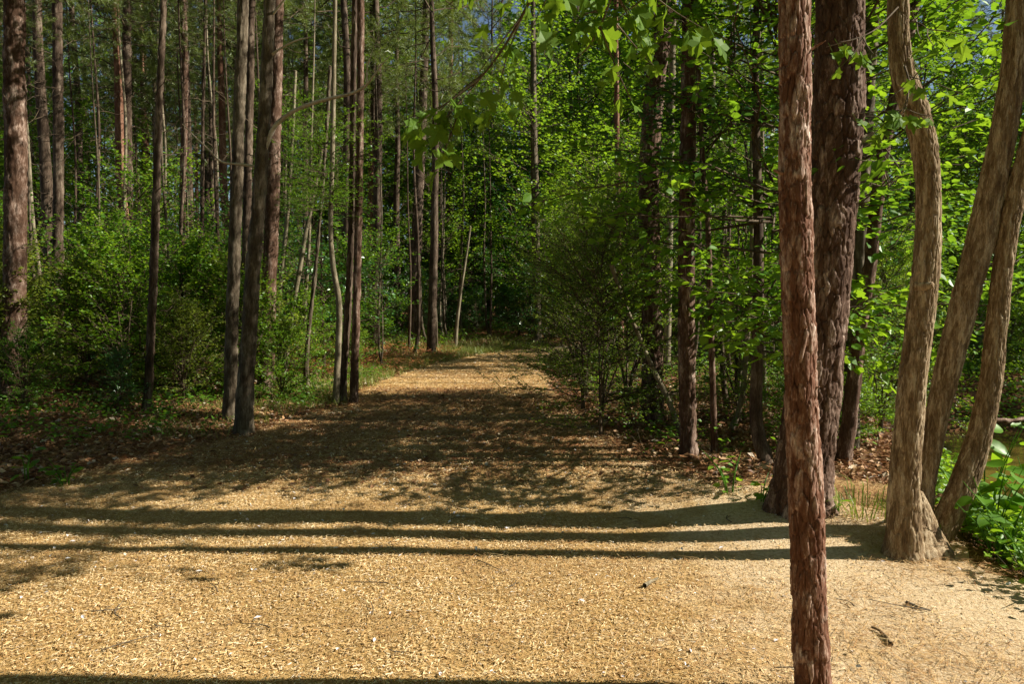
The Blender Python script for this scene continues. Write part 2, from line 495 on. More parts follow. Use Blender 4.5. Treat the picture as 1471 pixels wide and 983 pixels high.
M['twig'] = bark_mat('twig_bark', [(0.34, (0.05, 0.034, 0.020)), (0.5, (0.11, 0.080, 0.050)), (0.66, (0.22, 0.175, 0.12))], 8, 1, 0.1)

YG = (0.32, 0.54, 0.02)
M['leaf'] = leaf_mat('broad_leaf', [(0.0, (0.032, 0.100, 0.010)), (0.45, (0.070, 0.185, 0.014)), (0.85, (0.125, 0.255, 0.018)), (1.0, (0.22, 0.32, 0.03))], YG, 0.46)
M['leaf_bright'] = leaf_mat('spring_leaf', [(0.0, (0.055, 0.145, 0.010)), (0.5, (0.11, 0.25, 0.014)), (1.0, (0.21, 0.34, 0.026))], (0.40, 0.60, 0.02), 0.48)
M['leaf_star'] = leaf_mat('star_leaf', [(0.0, (0.05, 0.12, 0.012)), (0.5, (0.095, 0.19, 0.016)), (1.0, (0.17, 0.26, 0.03))], (0.30, 0.44, 0.02), 0.45, 0.012, 0.5)
M['leaf_dark'] = leaf_mat('glossy_dark_leaf', [(0.0, (0.018, 0.07, 0.014)), (0.5, (0.035, 0.125, 0.024)), (1.0, (0.07, 0.19, 0.03))], (0.14, 0.38, 0.03), 0.38, 0.08, 0.32)
M['leaf_fine'] = leaf_mat('small_evergreen_leaf', [(0.0, (0.050, 0.115, 0.012)), (0.5, (0.12, 0.215, 0.022)), (1.0, (0.25, 0.33, 0.045))], (0.38, 0.52, 0.03), 0.50, 0.03)
M['leaf_olive'] = leaf_mat('olive_leaf', [(0.0, (0.07, 0.12, 0.014)), (0.5, (0.15, 0.21, 0.022)), (1.0, (0.28, 0.32, 0.05))], (0.42, 0.50, 0.03), 0.45)
M['needle_leaf'] = leaf_mat('pine_needle', [(0.0, (0.055, 0.090, 0.016)), (0.5, (0.11, 0.160, 0.026)), (1.0, (0.21, 0.25, 0.045))], (0.30, 0.38, 0.04), 0.34, 0.05)
M['grass'] = leaf_mat('grass_blade', [(0.0, (0.09, 0.17, 0.018)), (0.5, (0.20, 0.26, 0.04)), (1.0, (0.42, 0.38, 0.14))], (0.28, 0.34, 0.04), 0.35)

# water
m, t, out = new_mat('pond_water')
b = t.nodes.new('ShaderNodeBsdfPrincipled')
b.inputs['Base Color'].default_value = (0.15, 0.105, 0.022, 1); b.inputs['Roughness'].default_value = 0.06
tc = t.nodes.new('ShaderNodeTexCoord'); nn = noise_node(t, tc.outputs['Object'], 3.0, 3)
bp = t.nodes.new('ShaderNodeBump'); bp.inputs['Strength'].default_value = 0.12; bp.inputs['Distance'].default_value = 0.05
t.links.new(nn.outputs['Fac'], bp.inputs['Height']); t.links.new(bp.outputs[0], b.inputs['Normal'])
t.links.new(b.outputs[0], out.inputs['Surface'])
M['water'] = m

# ------------------------------------------------------------------ ground, path, bank, pond
def grid_mesh(name, X, Y, Z, mat):
    ny, nx = X.shape
    V = np.stack([X, Y, Z], -1).reshape(-1, 3)
    i = np.arange(ny - 1)[:, None] * nx; j = np.arange(nx - 1)[None]
    F = np.stack([i + j, i + j + 1, i + nx + j + 1, i + nx + j], -1).reshape(-1, 4)
    return mesh_of(name, [(V, F, 0, True)], [mat])

u = np.linspace(-1, 1, 251)
gx = 1.0 + 14 * u + 500 * np.sign(u) * np.abs(u) ** 7
v = np.linspace(-1, 1, 271)
gy = 8.0 + 18 * v + 550 * np.sign(v) * np.abs(v) ** 7
GX, GY = np.meshgrid(gx, gy)
tag(obj('ground', grid_mesh('ground', GX, GY, ground_h(GX, GY), M['soil'])), kind='structure')

py_ = np.concatenate([np.arange(-8, 24, 0.1), np.arange(24, 34, 0.2)])
pu = np.linspace(-1, 1, 81)
PY, PU = np.meshgrid(py_, pu, indexing='ij')
edge = path_half(PY) * (1 + 0.10 * vnoise(PY * 1.7, np.sign(PU) * 3.1, 0, 21) + 0.05 * vnoise(PY * 5, np.sign(PU) * 3.1, 0, 22))
PX = np.minimum(path_mid(PY) + PU * edge, rim_x(PY) - 0.02)
tag(obj('path', grid_mesh('path', PX, PY, ground_h(PX, PY) + 0.014, M['path'])), kind='structure')

wx, wy = np.meshgrid(np.linspace(2.5, 30, 12), np.linspace(-30, 17, 12))
tag(obj('pond_water', grid_mesh('pond_water', wx, wy, wx * 0 + WATER_Z, M['water'])), kind='structure')

# ------------------------------------------------------------------ crowns (local space, z up from the crown's foot)
def perp_h(d):
    return unit(np.stack([-d[:, 1], d[:, 0], np.zeros(len(d))], -1))

def limbs_of(rng, n, R, H, prof, rise, curve=0.15, segs=5):
    z0 = H * np.sort(rng.random(n)) * 0.9
    az = rng.random(n) * 6.283
    L = R * prof(z0 / H) * rng.uniform(0.65, 1.15, n)
    el = np.radians(rise[0] + (rise[1] - rise[0]) * z0 / H + rng.normal(0, 10, n))
    d = np.stack([np.cos(az) * np.cos(el), np.sin(az) * np.cos(el), np.sin(el)], -1)
    side = perp_h(d) * rng.normal(0, curve, (n, 1)); up = np.array([0, 0, 1.0]) * rng.normal(0.05, curve * 0.8, (n, 1))
    ts = np.linspace(0, 1, segs)
    P = np.stack([np.zeros(n), np.zeros(n), z0], -1)[:, None] + L[:, None, None] * (d[:, None] * ts[None, :, None] + (side + up)[:, None] * (ts ** 2)[None, :, None])
    P[:, 1:] += rng.normal(0, 0.03, P[:, 1:].shape) * L[:, None, None]
    return P, L, d

def eval_poly(P, t):
    n, k, _ = P.shape
    x = t * (k - 1); i = np.minimum(x.astype(int), k - 2); f = (x - i)[..., None]
    idx = np.arange(n)[:, None]
    return P[idx, i] * (1 - f) + P[idx, i + 1] * f, unit(P[idx, i + 1] - P[idx, i])

def limb_sticks(P, L, r):
    parts = []
    k = P.shape[1]
    for s in range(k - 1):
        ra = r * L * (1 - 0.85 * s / (k - 1)); rb = r * L * (1 - 0.85 * (s + 1) / (k - 1))
        V, F = sticks(P[:, s], P[:, s + 1], np.maximum(ra, 0.003), np.maximum(rb, 0.002))
        parts.append((V, F, 0, True))
    return parts

def broad_crown(seed, R, H, nl, nt_, nf, size, tpl, prof=None, rise=(5, 55), t0=0.25, twl=0.38, tilt=0.45, width=1.0, lr=0.012, vert=0.25):
    rng = rng_(seed)
    prof = prof or (lambda z: np.sqrt(np.clip(1 - (1.6 * z - 0.6) ** 2 * 0.8, 0.12, 1)))
    P, L, d = limbs_of(rng, nl, R, H, prof, rise)
    parts = limb_sticks(P, L, lr)
    t = np.linspace(t0, 1, nt_)[None] + rng.normal(0, 0.05, (nl, nt_)); t = np.clip(t, 0.05, 1)
    p, tg = eval_poly(P, t)
    p = p.reshape(-1, 3); tg = tg.reshape(-1, 3); n = len(p)
    Lr = np.repeat(L, nt_)
    sgn = np.where(rng.random(n) < 0.5, -1, 1)[:, None]
    td = unit(tg * 0.7 + perp_h(tg) * sgn * rng.uniform(0.3, 1.3, (n, 1)) + np.array([0, 0, 1.0]) * rng.normal(0.05, vert, (n, 1)))
    tl = twl * Lr * (1.15 - 0.55 * t.ravel()) * rng.uniform(0.6, 1.25, n) + size
    q = p + td * tl[:, None]
    parts.append((*sticks(p, q, 0.004 + 0.0015 * Lr, np.full(n, 0.0015)), 0, True))
    s = np.linspace(0.2, 1.05, nf)[None] + rng.normal(0, 0.06, (n, nf))
    lp = p[:, None] + td[:, None] * (tl[:, None] * s)[..., None]
    ph = perp_h(td)
    alt = np.where((np.arange(nf) % 2)[None] == 0, 1.0, -1.0) * np.ones((n, 1))
    ld = unit(td[:, None] * 0.6 + ph[:, None] * (alt * rng.uniform(0.3, 1.1, (n, nf)))[..., None] + rng.normal(0, 0.25, (n, nf, 3)) - np.array([0, 0, 0.25]))
    nr = unit(np.array([0, 0, 1.0]) + rng.normal(0, tilt, (n, nf, 3)))
    lp = lp + rng.normal(0, size * 0.4, lp.shape)
    V, F = leaves(lp.reshape(-1, 3), ld.reshape(-1, 3), nr.reshape(-1, 3), size * rng.uniform(0.55, 1.2, n * nf), tpl, width)
    parts.append((V, F, 1, False))
    return parts

def pine_crown(seed, R, H, nl, nt_, nn_, nlen=0.2, wid=0.05, prof=None):
    rng = rng_(seed)
    prof = prof or (lambda z: 0.35 + 0.65 * np.sqrt(np.clip(1 - z, 0, 1)) * np.clip(0.5 + z * 2.5, 0, 1))
    P, L, d = limbs_of(rng, nl, R, H, prof, (-12, 50), 0.22)
    parts = limb_sticks(P, L, 0.011)
    t = np.clip(np.linspace(0.35, 1, nt_)[None] + rng.normal(0, 0.06, (nl, nt_)), 0.1, 1)
    p, tg = eval_poly(P, t); p = p.reshape(-1, 3); tg = tg.reshape(-1, 3); n = len(p)
    td = unit(tg * 0.7 + rng.normal(0, 0.5, (n, 3)) + np.array([0, 0, 0.35]))
    tl = rng.uniform(0.15, 0.55, n)
    q = p + td * tl[:, None]
    parts.append((*sticks(p, q, np.full(n, 0.007), np.full(n, 0.004)), 0, True))
    s = rng.uniform(0.45, 1.05, (n, nn_))
    lp = p[:, None] + td[:, None] * (tl[:, None] * s)[..., None]
    ld = unit(td[:, None] * 0.55 + rng.normal(0, 0.6, (n, nn_, 3)))
    V, F = leaves(lp.reshape(-1, 3), ld.reshape(-1, 3), unit(rng.normal(0, 1, (n * nn_, 3))), nlen * rng.uniform(0.7, 1.2, n * nn_), LN, wid)
    parts.append((V, F, 1, False))
    return parts

def dead_limbs(seed, zlo, zhi, n, length, r=0.012, droop=0.1):
    rng = rng_(seed)
    z0 = rng.uniform(zlo, zhi, n); az = rng.random(n) * 6.283; L = length * rng.uniform(0.4, 1.2, n)
    el = np.radians(rng.normal(12, 18, n))
    d = np.stack([np.cos(az) * np.cos(el), np.sin(az) * np.cos(el), np.sin(el)], -1)
    ts = np.linspace(0, 1, 6)
    bend = perp_h(d) * rng.normal(0, 0.2, (n, 1)) + np.array([0, 0, 1.0]) * rng.normal(0.0, 0.2, (n, 1))
    P = np.stack([0 * z0, 0 * z0, z0], -1)[:, None] + L[:, None, None] * (d[:, None] * ts[None, :, None] + bend[:, None] * (ts ** 2)[None, :, None])
    P[:, 1:] += rng.normal(0, 0.025, P[:, 1:].shape) * L[:, None, None]
    parts = limb_sticks(P, np.full(n, 1.0), r)
    t = np.clip(rng.uniform(0.35, 1, (n, 4)), 0, 1)
    p, tg = eval_poly(P, t); p = p.reshape(-1, 3); tg = tg.reshape(-1, 3)
    td = unit(tg + rng.normal(0, 0.7, tg.shape))
    parts.append((*sticks(p, p + td * rng.uniform(0.1, 0.35, (len(p), 1)) * length, np.full(len(p), r * 0.45), np.full(len(p), 0.0015)), 0, True))
    return parts

C = {}
def crown_mesh(key, parts, leafmat, bark='twig'):
    C[key] = mesh_of('crown_' + key, parts, [M[bark], M[leafmat]])
    return C[key]

for k in range(3):
    crown_mesh('pine%d' % k, pine_crown(100 + k, 2.8, 11.5, 62, 11, 38, 0.22, 0.06), 'needle_leaf')
crown_mesh('pine_shade', pine_crown(110, 2.4, 8.0, 40, 9, 26, 0.22, 0.06), 'needle_leaf')
for k in range(3):
    crown_mesh('gum%d' % k, broad_crown(200 + k, 2.6, 8.0, 60, 8, 12, 0.13, TRI3 if k == 9 else L6, width=1.35, lr=0.008), 'leaf' if k != 1 else 'leaf_bright')
for k in range(3):
    crown_mesh('sapling%d' % k, broad_crown(220 + k, 1.5, 4.2, 38, 7, 11, 0.095, L6, width=1.1), ['leaf', 'leaf_dark', 'leaf_bright'][k])
for k in range(3):
    crown_mesh('bush%d' % k, broad_crown(240 + k, 1.25, 1.9, 54, 10, 13, 0.058, L6, prof=lambda z: 1.05 - 0.5 * z, rise=(18, 75), t0=0.15, width=1.1), ['leaf', 'leaf_olive', 'leaf_bright'][k])
crown_mesh('bushdark', broad_crown(250, 1.3, 2.0, 46, 8, 10, 0.07, L6, prof=lambda z: 1.05 - 0.5 * z, rise=(18, 75), t0=0.15), 'leaf_dark')
for k in range(2):
    crown_mesh('fine%d' % k, broad_crown(260 + k, 1.45, 2.7, 72, 10, 24, 0.036, L4, prof=lambda z: 1.0 - 0.35 * z, rise=(0, 70), t0=0.15, twl=0.34, tilt=0.8, width=0.9, lr=0.008), 'leaf_fine')
crown_mesh('airy', broad_crown(270, 2.0, 5.0, 46, 8, 14, 0.075, L6, rise=(-5, 40), t0=0.2, width=1.2), 'leaf')
DEAD = [mesh_of('dead_limbs', dead_limbs(300 + k, 2.0, 9.0, 16, 1.1), [M['twig']]) for k in range(3)]

def proto_trunk(seed, H, r, nseg, wob, mat, bark):
    rng = rng_(seed)
    zz = np.array([-0.15, 0.0, 0.5, 1.5, 3, 5, 7.5, 10, 13, 16, 20]) ; zz = zz[zz < H].tolist() + [H]
    px = np.cumsum(rng.normal(0, wob, len(zz))); py = np.cumsum(rng.normal(0, wob, len(zz)))
    px -= px[1]; py -= py[1]
    Ptr = [(px[i], py[i], zz[i], r * max(0.08, (1.12 if z < 0.1 else 1.0) * (1 - 0.9 * max(z, 0) / H))) for i, z in enumerate(zz)]
    return tube_mesh('trunk', [tube(Ptr, nseg, 0.22, bark, seed, 0.35, 4)], M[mat]), Ptr

# ------------------------------------------------------------------ named trees, stem by stem
def stem_pts(pts, Y, Htop, lean=(0.0, 0.0), rtop=0.03, depth=0.0):
    """pts: (px, py, width px) from the foot up, all on the plan line Y (receding by depth per m of height)"""
    out = []
    for px, py, w in pts:
        p = at(px, py, Y)
        Yk = Y + depth * max(p[2], 0)
        p = at(px, py, Yk)
        out.append([p[0], p[1], p[2], 0.5 * w * p[1] / FPX * (p[1] / math.hypot(p[0], p[1])) * 0.98])
    last, prev = np.array(out[-1]), np.array(out[-2])
    d = (last[:3] - prev[:3]) / max(1e-6, last[2] - prev[2])
    z = last[2]
    k = 0
    while z < Htop - 0.05:
        st = min(1.6, Htop - z)
        d = d * np.array([0.8, 0.8, 1]); d[0] += lean[0] * 0.2; d[1] += lean[1] * 0.2
        q = last[:3] + d * st
        z = q[2]
        last = np.array([*q, max(rtop, out[-1][3] * (1 - 0.09 * st))])
        out.append(list(last)); k += 1
    return out

def local_stem(S, base, sink=0.12):
    A = np.array(S); A[:, :3] -= base
    foot = A[0].copy(); foot[2] -= sink; foot[3] *= 1.1
    return np.vstack([foot, A])

def place_crown(parent, key, S, zc, sc, rz, szs=1.0):
    """crown child standing on the stem at height zc"""
    A = np.asarray(S)
    x = np.interp(zc, A[:, 2], A[:, 0]); y = np.interp(zc, A[:, 2], A[:, 1])
    return obj('crown', C[key], parent, (x, y, zc), (0, 0, rz), (sc, sc, sc * szs))

BARK_PINE = (0.055, 0.11, 0.011, 0.003)
BARK_MID = (0.045, 0.12, 0.011, 0.003)
BARK_RIDGE = (0.015, 0.085, 0.0075, 0.0016)

def tree(name, label, cat, pts, Y, Htop, mat, bark, nseg=28, step=0.05, crown=None, dead=None, flare=0.3, lean=(0, 0), group=None, seed=1, foot=None, depth=0.0, ztop=1e9, sharp=0.32):
    """a tree whose trunk passes through the given photograph points; crown=(key, height, scale, turn[, z-stretch])"""
    S = stem_pts(pts, Y, Htop, lean, depth=depth)
    zg = float(ground_h(S[0][0], S[0][1]))
    base = np.array([S[0][0], S[0][1], zg])
    if S[0][2] > zg + 0.02:                         # foot hidden in the photo: carry the stem down to the ground
        q = np.array(S[0]); q2 = np.array(S[1])
        dd = (q2[:3] - q[:3]) / max(1e-6, q2[2] - q[2])
        g = q[:3] - dd * (q[2] - zg) * 0.8; g[2] = zg
        base = np.array([g[0], g[1], float(ground_h(g[0], g[1]))])
        S = [[*base, q[3] * 1.08]] + S
    else:
        S[0][2] = zg
    A = local_stem(S, base)
    root = thing(name, label, cat, base, group)
    tb = tube(A, nseg, step, bark, seed, flare, 5, True, ztop, sharp)
    obj('trunk', tube_mesh('trunk', [tb], M[mat]), root)
    for c in (crown or []):
        place_crown(root, c[0], A, c[1], c[2], c[3], c[4] if len(c) > 4 else 1.0)
    if dead:
        zl, zh, n, ln = dead
        dp = dead_limbs(seed * 13 + 5, zl, zh, n, ln, 0.009)
        x = np.interp((zl + zh) / 2, A[:, 2], A[:, 0]); y = np.interp((zl + zh) / 2, A[:, 2], A[:, 1])
        tag(obj('dead_branches', mesh_of('dead_branches', dp, [M['twig']]), root, (x, y, 0)), kind='stuff')
    return root, A

Yb = lambda px, py: float(on_ground(px, py)[1])

Yb = lambda px, py: float(on_ground(px, py)[1])
# --- the pine closest to the path end of the sandy bank, reddish
Y7 = 2.86
pine_red, A = tree('pine_tree', 'slim reddish flaky-barked pine standing alone on the sandy bank before the wide pine', 'tree',
     [(1172, 1010, 60), (1167, 985, 57), (1160, 800, 52), (1154, 640, 50), (1148, 480, 48), (1143, 300, 47), (1142, 120, 46), (1141, -40, 45)],
     Y7, 9.5, 'red_bark', (0.026, 0.080, 0.0095, 0.0026), 150, 0.010, [('pine_shade', 5.2, 0.85, 1.0, 0.6)], None, 0.12, (-0.02, 0), seed=3, ztop=3.2, sharp=0.14)

bR = np.array(pine_red.location)
for (px, py, dx, dz, r) in ((1166, 74, 20, -16, 0.006), (1121, 250, -10, -6, 0.008), (1168, 560, 9, -4, 0.009)):
    p = at(px - (6 if dx > 0 else -6), py, bR[1] - 0.02) - bR; q = at(px + dx, py + dz, bR[1] - 0.05) - bR
    obj('branch_stub', tube_mesh('branch_stub', [tube([[*p, r], [*((p + q) / 2), r * 0.8], [*q, r * 0.35]], 8, 0.01, (0.01, 0.03, r * 0.2, r * 0.1), 9)], M['red_bark']), pine_red)
# --- wide pine
big, A = tree('pine_tree', 'wide old pine with thick plated bark and a broken branch stub', 'tree',
     [(1148, 732, 96), (1152, 690, 86), (1163, 600, 80), (1176, 480, 78), (1190, 330, 76), (1202, 200, 74), (1206, 90, 72), (1208, -20, 70)],
     Yb(1148, 732), 12, 'pine_bark', (0.045, 0.15, 0.018, 0.0045), 180, 0.013, [('pine0', 6.4, 1.0, 2.0, 0.5)], None, 0.22, (0.0, 0), seed=5, ztop=4.6, sharp=0.16)
p = at(1234, 200, big.location[1] - 0.08) - np.array(big.location)
q = at(1255, 190, big.location[1] - 0.12) - np.array(big.location)
obj('branch_stub', tube_mesh('branch_stub', [tube([[p[0] - 0.13, p[1] + 0.12, p[2] - 0.07, 0.030], [p[0] - 0.02, p[1], p[2] - 0.02, 0.026], [p[0] + 0.05, p[1] - 0.02, p[2] + 0.01, 0.022], [q[0], q[1], q[2], 0.010]], 12, 0.01, (0.02, 0.05, 0.004, 0.002), 9)], M['pale_bark']), big)

# --- three-stemmed tree
a_pts = [(1298, 800, 66), (1298, 770, 56), (1300, 685, 47), (1310, 560, 44), (1323, 450, 41), (1330, 380, 40), (1334, 300, 38), (1329, 215, 38), (1312, 150, 40), (1297, 105, 36), (1291, 50, 30), (1290, -30, 29)]
b_pts = [(1320, 800, 40), (1324, 740, 34), (1331, 685, 31), (1348, 590, 34), (1374, 480, 42), (1394, 400, 43), (1412, 330, 44), (1432, 240, 41), (1447, 160, 40), (1458, 80, 38), (1464, 0, 36), (1466, -40, 36)]
c_pts = [(1332, 808, 44), (1352, 765, 45), (1386, 690, 44), (1409, 620, 38), (1424, 540, 34), (1431, 470, 33), (1440, 390, 31), (1453, 310, 31), (1470, 240, 31), (1492, 160, 30), (1520, 60, 29)]
base = on_ground(1315, 800)
tri = thing('three_stemmed_tree', 'three-stemmed hardwood with ridged tan bark rising from one foot on the pond bank', 'tree', base)
tri_stems = []
for pts, Yo, Ht, sd, ln in ((a_pts, 0.0, 11.0, 21, (-0.03, 0)), (b_pts, 0.33, 11.0, 22, (0.0, 0.05)), (c_pts, 0.26, 10.5, 23, (0.05, -0.05))):
    S = stem_pts(pts, base[1] + Yo, Ht, ln)
    A = local_stem(S, base, 0.15)
    A[0, :2] *= 0.8
    tri_stems.append(A)
    obj('trunk', tube_mesh('trunk', [tube(A, 136, 0.013, BARK_RIDGE, sd, 0.50 if sd == 21 else 0.28, 4, True, 3.9, 0.3)], M['tan_bark']), tri)
for A, zc, sc_, k in ((tri_stems[0], 5.9, 0.85, 'gum0'), (tri_stems[0], 3.8, 0.40, 'gum1'), (tri_stems[1], 6.3, 0.8, 'gum1'), (tri_stems[2], 6.0, 0.7, 'gum2')):
    place_crown(tri, k, A, zc, sc_, zc * 3)
obj('root_flare', tube_mesh('root_flare', [tube([[0.07, 0.13, -0.20, 0.26], [0.07, 0.13, -0.03, 0.205], [0.075, 0.14, 0.05, 0.165], [0.08, 0.15, 0.14, 0.125], [0.085, 0.16, 0.26, 0.08], [0.09, 0.17, 0.36, 0.03]], 120, 0.012, BARK_RIDGE, 25, 0.25, 6, True, 9, 0.3)], M['tan_bark']), tri)
# knots on the first stem
for (px, py, r) in ((1345, 411, 0.030),):
    sx = 1 if px > 1320 else -1
    p = at(px - 9 * sx, py, base[1] - 0.075) - base
    obj('knot', tube_mesh('knot', [tube([[p[0] - 0.05 * sx, p[1] + 0.06, p[2], r * 1.2], [p[0] - 0.015 * sx, p[1] + 0.02, p[2], r], [p[0] + 0.01 * sx, p[1] - 0.01, p[2] + 0.01, r * 0.55]], 12, 0.008, (0.012, 0.03, 0.002, 0.001), 41)], M['tan_bark']), tri)
# dark limb reaching over the water from the third stem
p0 = at(1424, 606, base[1] + 0.26) - base; p1 = at(1475, 600, base[1] + 0.40) - base
obj('limb', tube_mesh('limb', [tube([[p0[0] - 0.05, p0[1], p0[2] - 0.005, 0.018], [p0[0] + 0.03, p0[1] + 0.05, p0[2], 0.017], [p1[0], p1[1], p1[2], 0.014], [p1[0] + 0.6, p1[1] + 0.3, p1[2] + 0.2, 0.008]], 10, 0.02, BARK_RIDGE, 42)], M['pine_bark']), tri)

# --- dark trunks behind the wide pine
tree('leaning_tree', 'dark thin trunk leaning toward the pond between the wide pine and the three-stemmed tree', 'tree',
     [(1210, 678, 27), (1218, 620, 24), (1236, 470, 21), (1250, 380, 20), (1266, 235, 19), (1286, 140, 18), (1310, 20, 17), (1320, -30, 16)], 7.0, 9, 'pine_bark', BARK_MID, 30, 0.04, [('sapling0', 4.6, 1.0, 1.0)], (2.0, 4.5, 5, 0.9), seed=31)
tree('hardwood_tree', 'grey trunk half hidden behind the wide pine, showing at its upper edge', 'tree',
     [(1222, 640, 26), (1232, 400, 25), (1241, 200, 24), (1250, 60, 23), (1254, -30, 23)], 7.6, 10, 'grey_bark', BARK_MID, 30, 0.04, [('gum1', 5.4, 0.6, 0.4)], None, seed=33)

# --- pond side of the path
tree('pine_tree', 'straight dark pine at the litter edge with bare lower trunk, pond side', 'tree',
     [(989, 660, 29), (988, 620, 25), (986, 480, 24), (986, 330, 23), (988, 180, 22), (990, 0, 20), (991, -40, 20)], Yb(989, 658), 7.2, 'pine_bark', BARK_MID, 60, 0.025, [('pine1', 5.0, 0.7, 0.5, 0.25)], None, seed=35)
tree('crooked_tree', 'thick crooked dark trunk rising out of the fine-leaved bushes', 'tree',
     [(938, 606, 36), (937, 560, 32), (936, 440, 30), (932, 310, 30), (933, 220, 29), (943, 110, 27), (953, 20, 25), (956, -40, 24)], Yb(938, 606), 10, 'pine_bark', (0.06, 0.14, 0.016, 0.004), 60, 0.03, [('pine_shade', 6.2, 0.7, 1.5, 0.5)], (3.5, 6.5, 7, 1.3), seed=37)
tree('sapling', 'thin dark sapling stem beside the straight dark pine', 'tree',
     [(1026, 652, 11), (1024, 560, 9), (1020, 430, 9), (1017, 330, 8), (1010, 240, 8), (1004, 120, 7)], Yb(1026, 652), 5.2, 'pine_bark', (0.03, 0.06, 0.003, 0.001), 14, 0.06, [('sapling1', 2.6, 0.6, 0.7)], (1.2, 3.2, 6, 0.6), seed=39)
tree('leaning_sapling', 'pale bare stem leaning out of the fine-leaved bush', 'tree',
     [(974, 612, 9), (958, 570, 8), (938, 530, 7), (912, 470, 6), (895, 430, 5)], Yb(974, 628), 2.0, 'pale_bark', None, 12, 0.05, None, None, 0.1, seed=40)
tree('pine_tree', 'slim rosy-barked pine rising behind the fine-leaved bushes', 'tree',
     [(894, 520, 9), (890, 400, 8), (888, 300, 8), (886, 150, 7), (885, 40, 6), (885, -20, 6)], 17.0, 13, 'pink_bark', BARK_MID, 14, 0.1, [('pine0', 8.2, 0.6, 0.3, 0.6)], None, seed=41)
tree('hardwood_tree', 'pale trunk in the thicket between the crooked trunk and the dark pine', 'tree',
     [(958, 520, 11), (962, 330, 10), (965, 150, 10), (966, 60, 9), (968, -20, 9)], 16.0, 12, 'pale_bark', None, 14, 0.1, [('gum0', 6.8, 0.6, 2.3)], None, seed=43)
for i, (pts, Y, lab) in enumerate((
    ([(1062, 540, 8), (1075, 420, 8), (1088, 330, 8), (1100, 250, 7), (1106, 215, 6)], 11.6, 'half-lit sapling stem leaning over the thicket by the wide pine'),
    ([(1040, 520, 7), (1044, 400, 7), (1041, 300, 6), (1047, 180, 6), (1050, 60, 6)], 17.0, 'straight grey sapling stem in the thicket behind the dark sapling'),
    ([(1010, 520, 9), (1022, 200, 9), (1024, 60, 8), (1026, -20, 8)], 19.0, 'pale mottled trunk deep in the thicket on the pond side'),
    ([(1098, 560, 8), (1096, 470, 8), (1098, 380, 7), (1096, 290, 6)], 11.0, 'short pale stem half covered by thicket leaves'))):
    tree('sapling', lab, 'tree', pts, Y, 7 if Y > 15 else 5.5, 'pale_bark' if i != 1 else 'grey_bark', None, 12, 0.1, [('airy', 3.0 if Y < 16 else 4.5, 0.42, i * 1.3)], None, 0.1, seed=50 + i)

# --- side of the path away from the pond
tree('pine_tree', 'stout dark pine among leafy bushes, first at the forest edge away from the pond', 'tree',
     [(18, 596, 44), (19, 560, 40), (21, 420, 36), (23, 250, 34), (21, 100, 33), (20, 0, 32), (19, -40, 31)], 10.2, 17, 'pine_bark', (0.07, 0.13, 0.014, 0.004), 60, 0.035, [('pine1', 8.0, 0.95, 0.2)], (3, 7, 5, 1.0), seed=61)
tree('pine_tree', 'thin pine with peeling lower trunk and a bent dead twig, among bushes', 'tree',
     [(211, 600, 17), (213, 560, 14), (219, 430, 13), (224, 300, 12), (226, 210, 11), (231, 100, 10), (235, 0, 9), (236, -40, 9)], 9.9, 11, 'far_bark', BARK_MID, 22, 0.05, [('pine2', 6.2, 0.55, 0.9, 0.6)], (1.0, 5.5, 9, 0.7), seed=63)
tA, AA = tree('hardwood_tree', 'grey trunk on the outer side of the close trunk cluster by the path', 'tree',
     [(331, 606, 25), (331, 560, 21), (333, 480, 19), (338, 330, 18), (343, 180, 17), (348, 50, 16), (350, -40, 16)], Yb(331, 606), 13, 'grey_bark', BARK_MID, 34, 0.04, [('gum0', 6.6, 0.55, 0.6)], None, seed=65)
tB, AB = tree('hardwood_tree', 'grey trunk with a long curved bare limb, closest to the path in its cluster', 'tree',
     [(350, 626, 36), (351, 590, 28), (358, 480, 24), (364, 380, 21), (374, 260, 20), (381, 150, 18), (386, 40, 17), (389, -40, 16)], Yb(350, 626), 14, 'grey_bark', BARK_MID, 36, 0.04, [('gum2', 6.8, 0.6, 1.6)], None, seed=67)
tC, AC = tree('pine_tree', 'dark pine at the back of the trunk cluster, lower trunk sunlit', 'tree',
     [(381, 566, 27), (383, 520, 23), (386, 420, 22), (391, 300, 21), (394, 180, 20), (397, 60, 19), (398, -40, 18)], Yb(381, 563), 18, 'pine_bark', BARK_PINE, 36, 0.05, [('pine0', 8.5, 0.9, 0.8)], (3, 8, 8, 1.2), seed=69)
tree('hardwood_tree', 'slim shaded trunk squeezed between the two grey trunks of the cluster', 'tree',
     [(349, 560, 15), (352, 420, 13), (356, 250, 12), (360, 100, 11), (361, -30, 11)], 12.0, 12, 'far_bark', BARK_MID, 20, 0.06, [('gum1', 6.5, 0.45, 2.6)], None, seed=71)
# the long curved limb
bB = np.array(tB.location); YB = float(bB[1])
lp = [at(px, py, YB - (0.0, 0.03, 0.08, 0.14, 0.2, 0.25, 0.3, 0.36, 0.4)[i]) - bB for i, (px, py) in enumerate(((374, 236), (391, 188), (410, 167), (440, 151), (475, 141), (505, 134), (525, 123), (537, 108), (546, 97)))]
rr = [0.030, 0.027, 0.024, 0.022, 0.020, 0.018, 0.015, 0.010, 0.005]
tw = [[at(537, 108, YB - 0.4) - bB, at(549, 92, YB - 0.4) - bB, at(560, 80, YB - 0.45) - bB], [at(527, 120, YB - 0.4) - bB, at(528, 95, YB - 0.4) - bB, at(536, 70, YB - 0.45) - bB]]
limb = tubes = [tube([[*p, r] for p, r in zip(lp, rr)], 12, 0.03, (0.03, 0.06, 0.002, 0.001), 73)] + [tube([[*t_[0], 0.010], [*t_[1], 0.007], [*t_[2], 0.003]], 6, 0.05) for t_ in tw]
obj('limb', tube_mesh('limb', tubes, M['bleached']), tB)
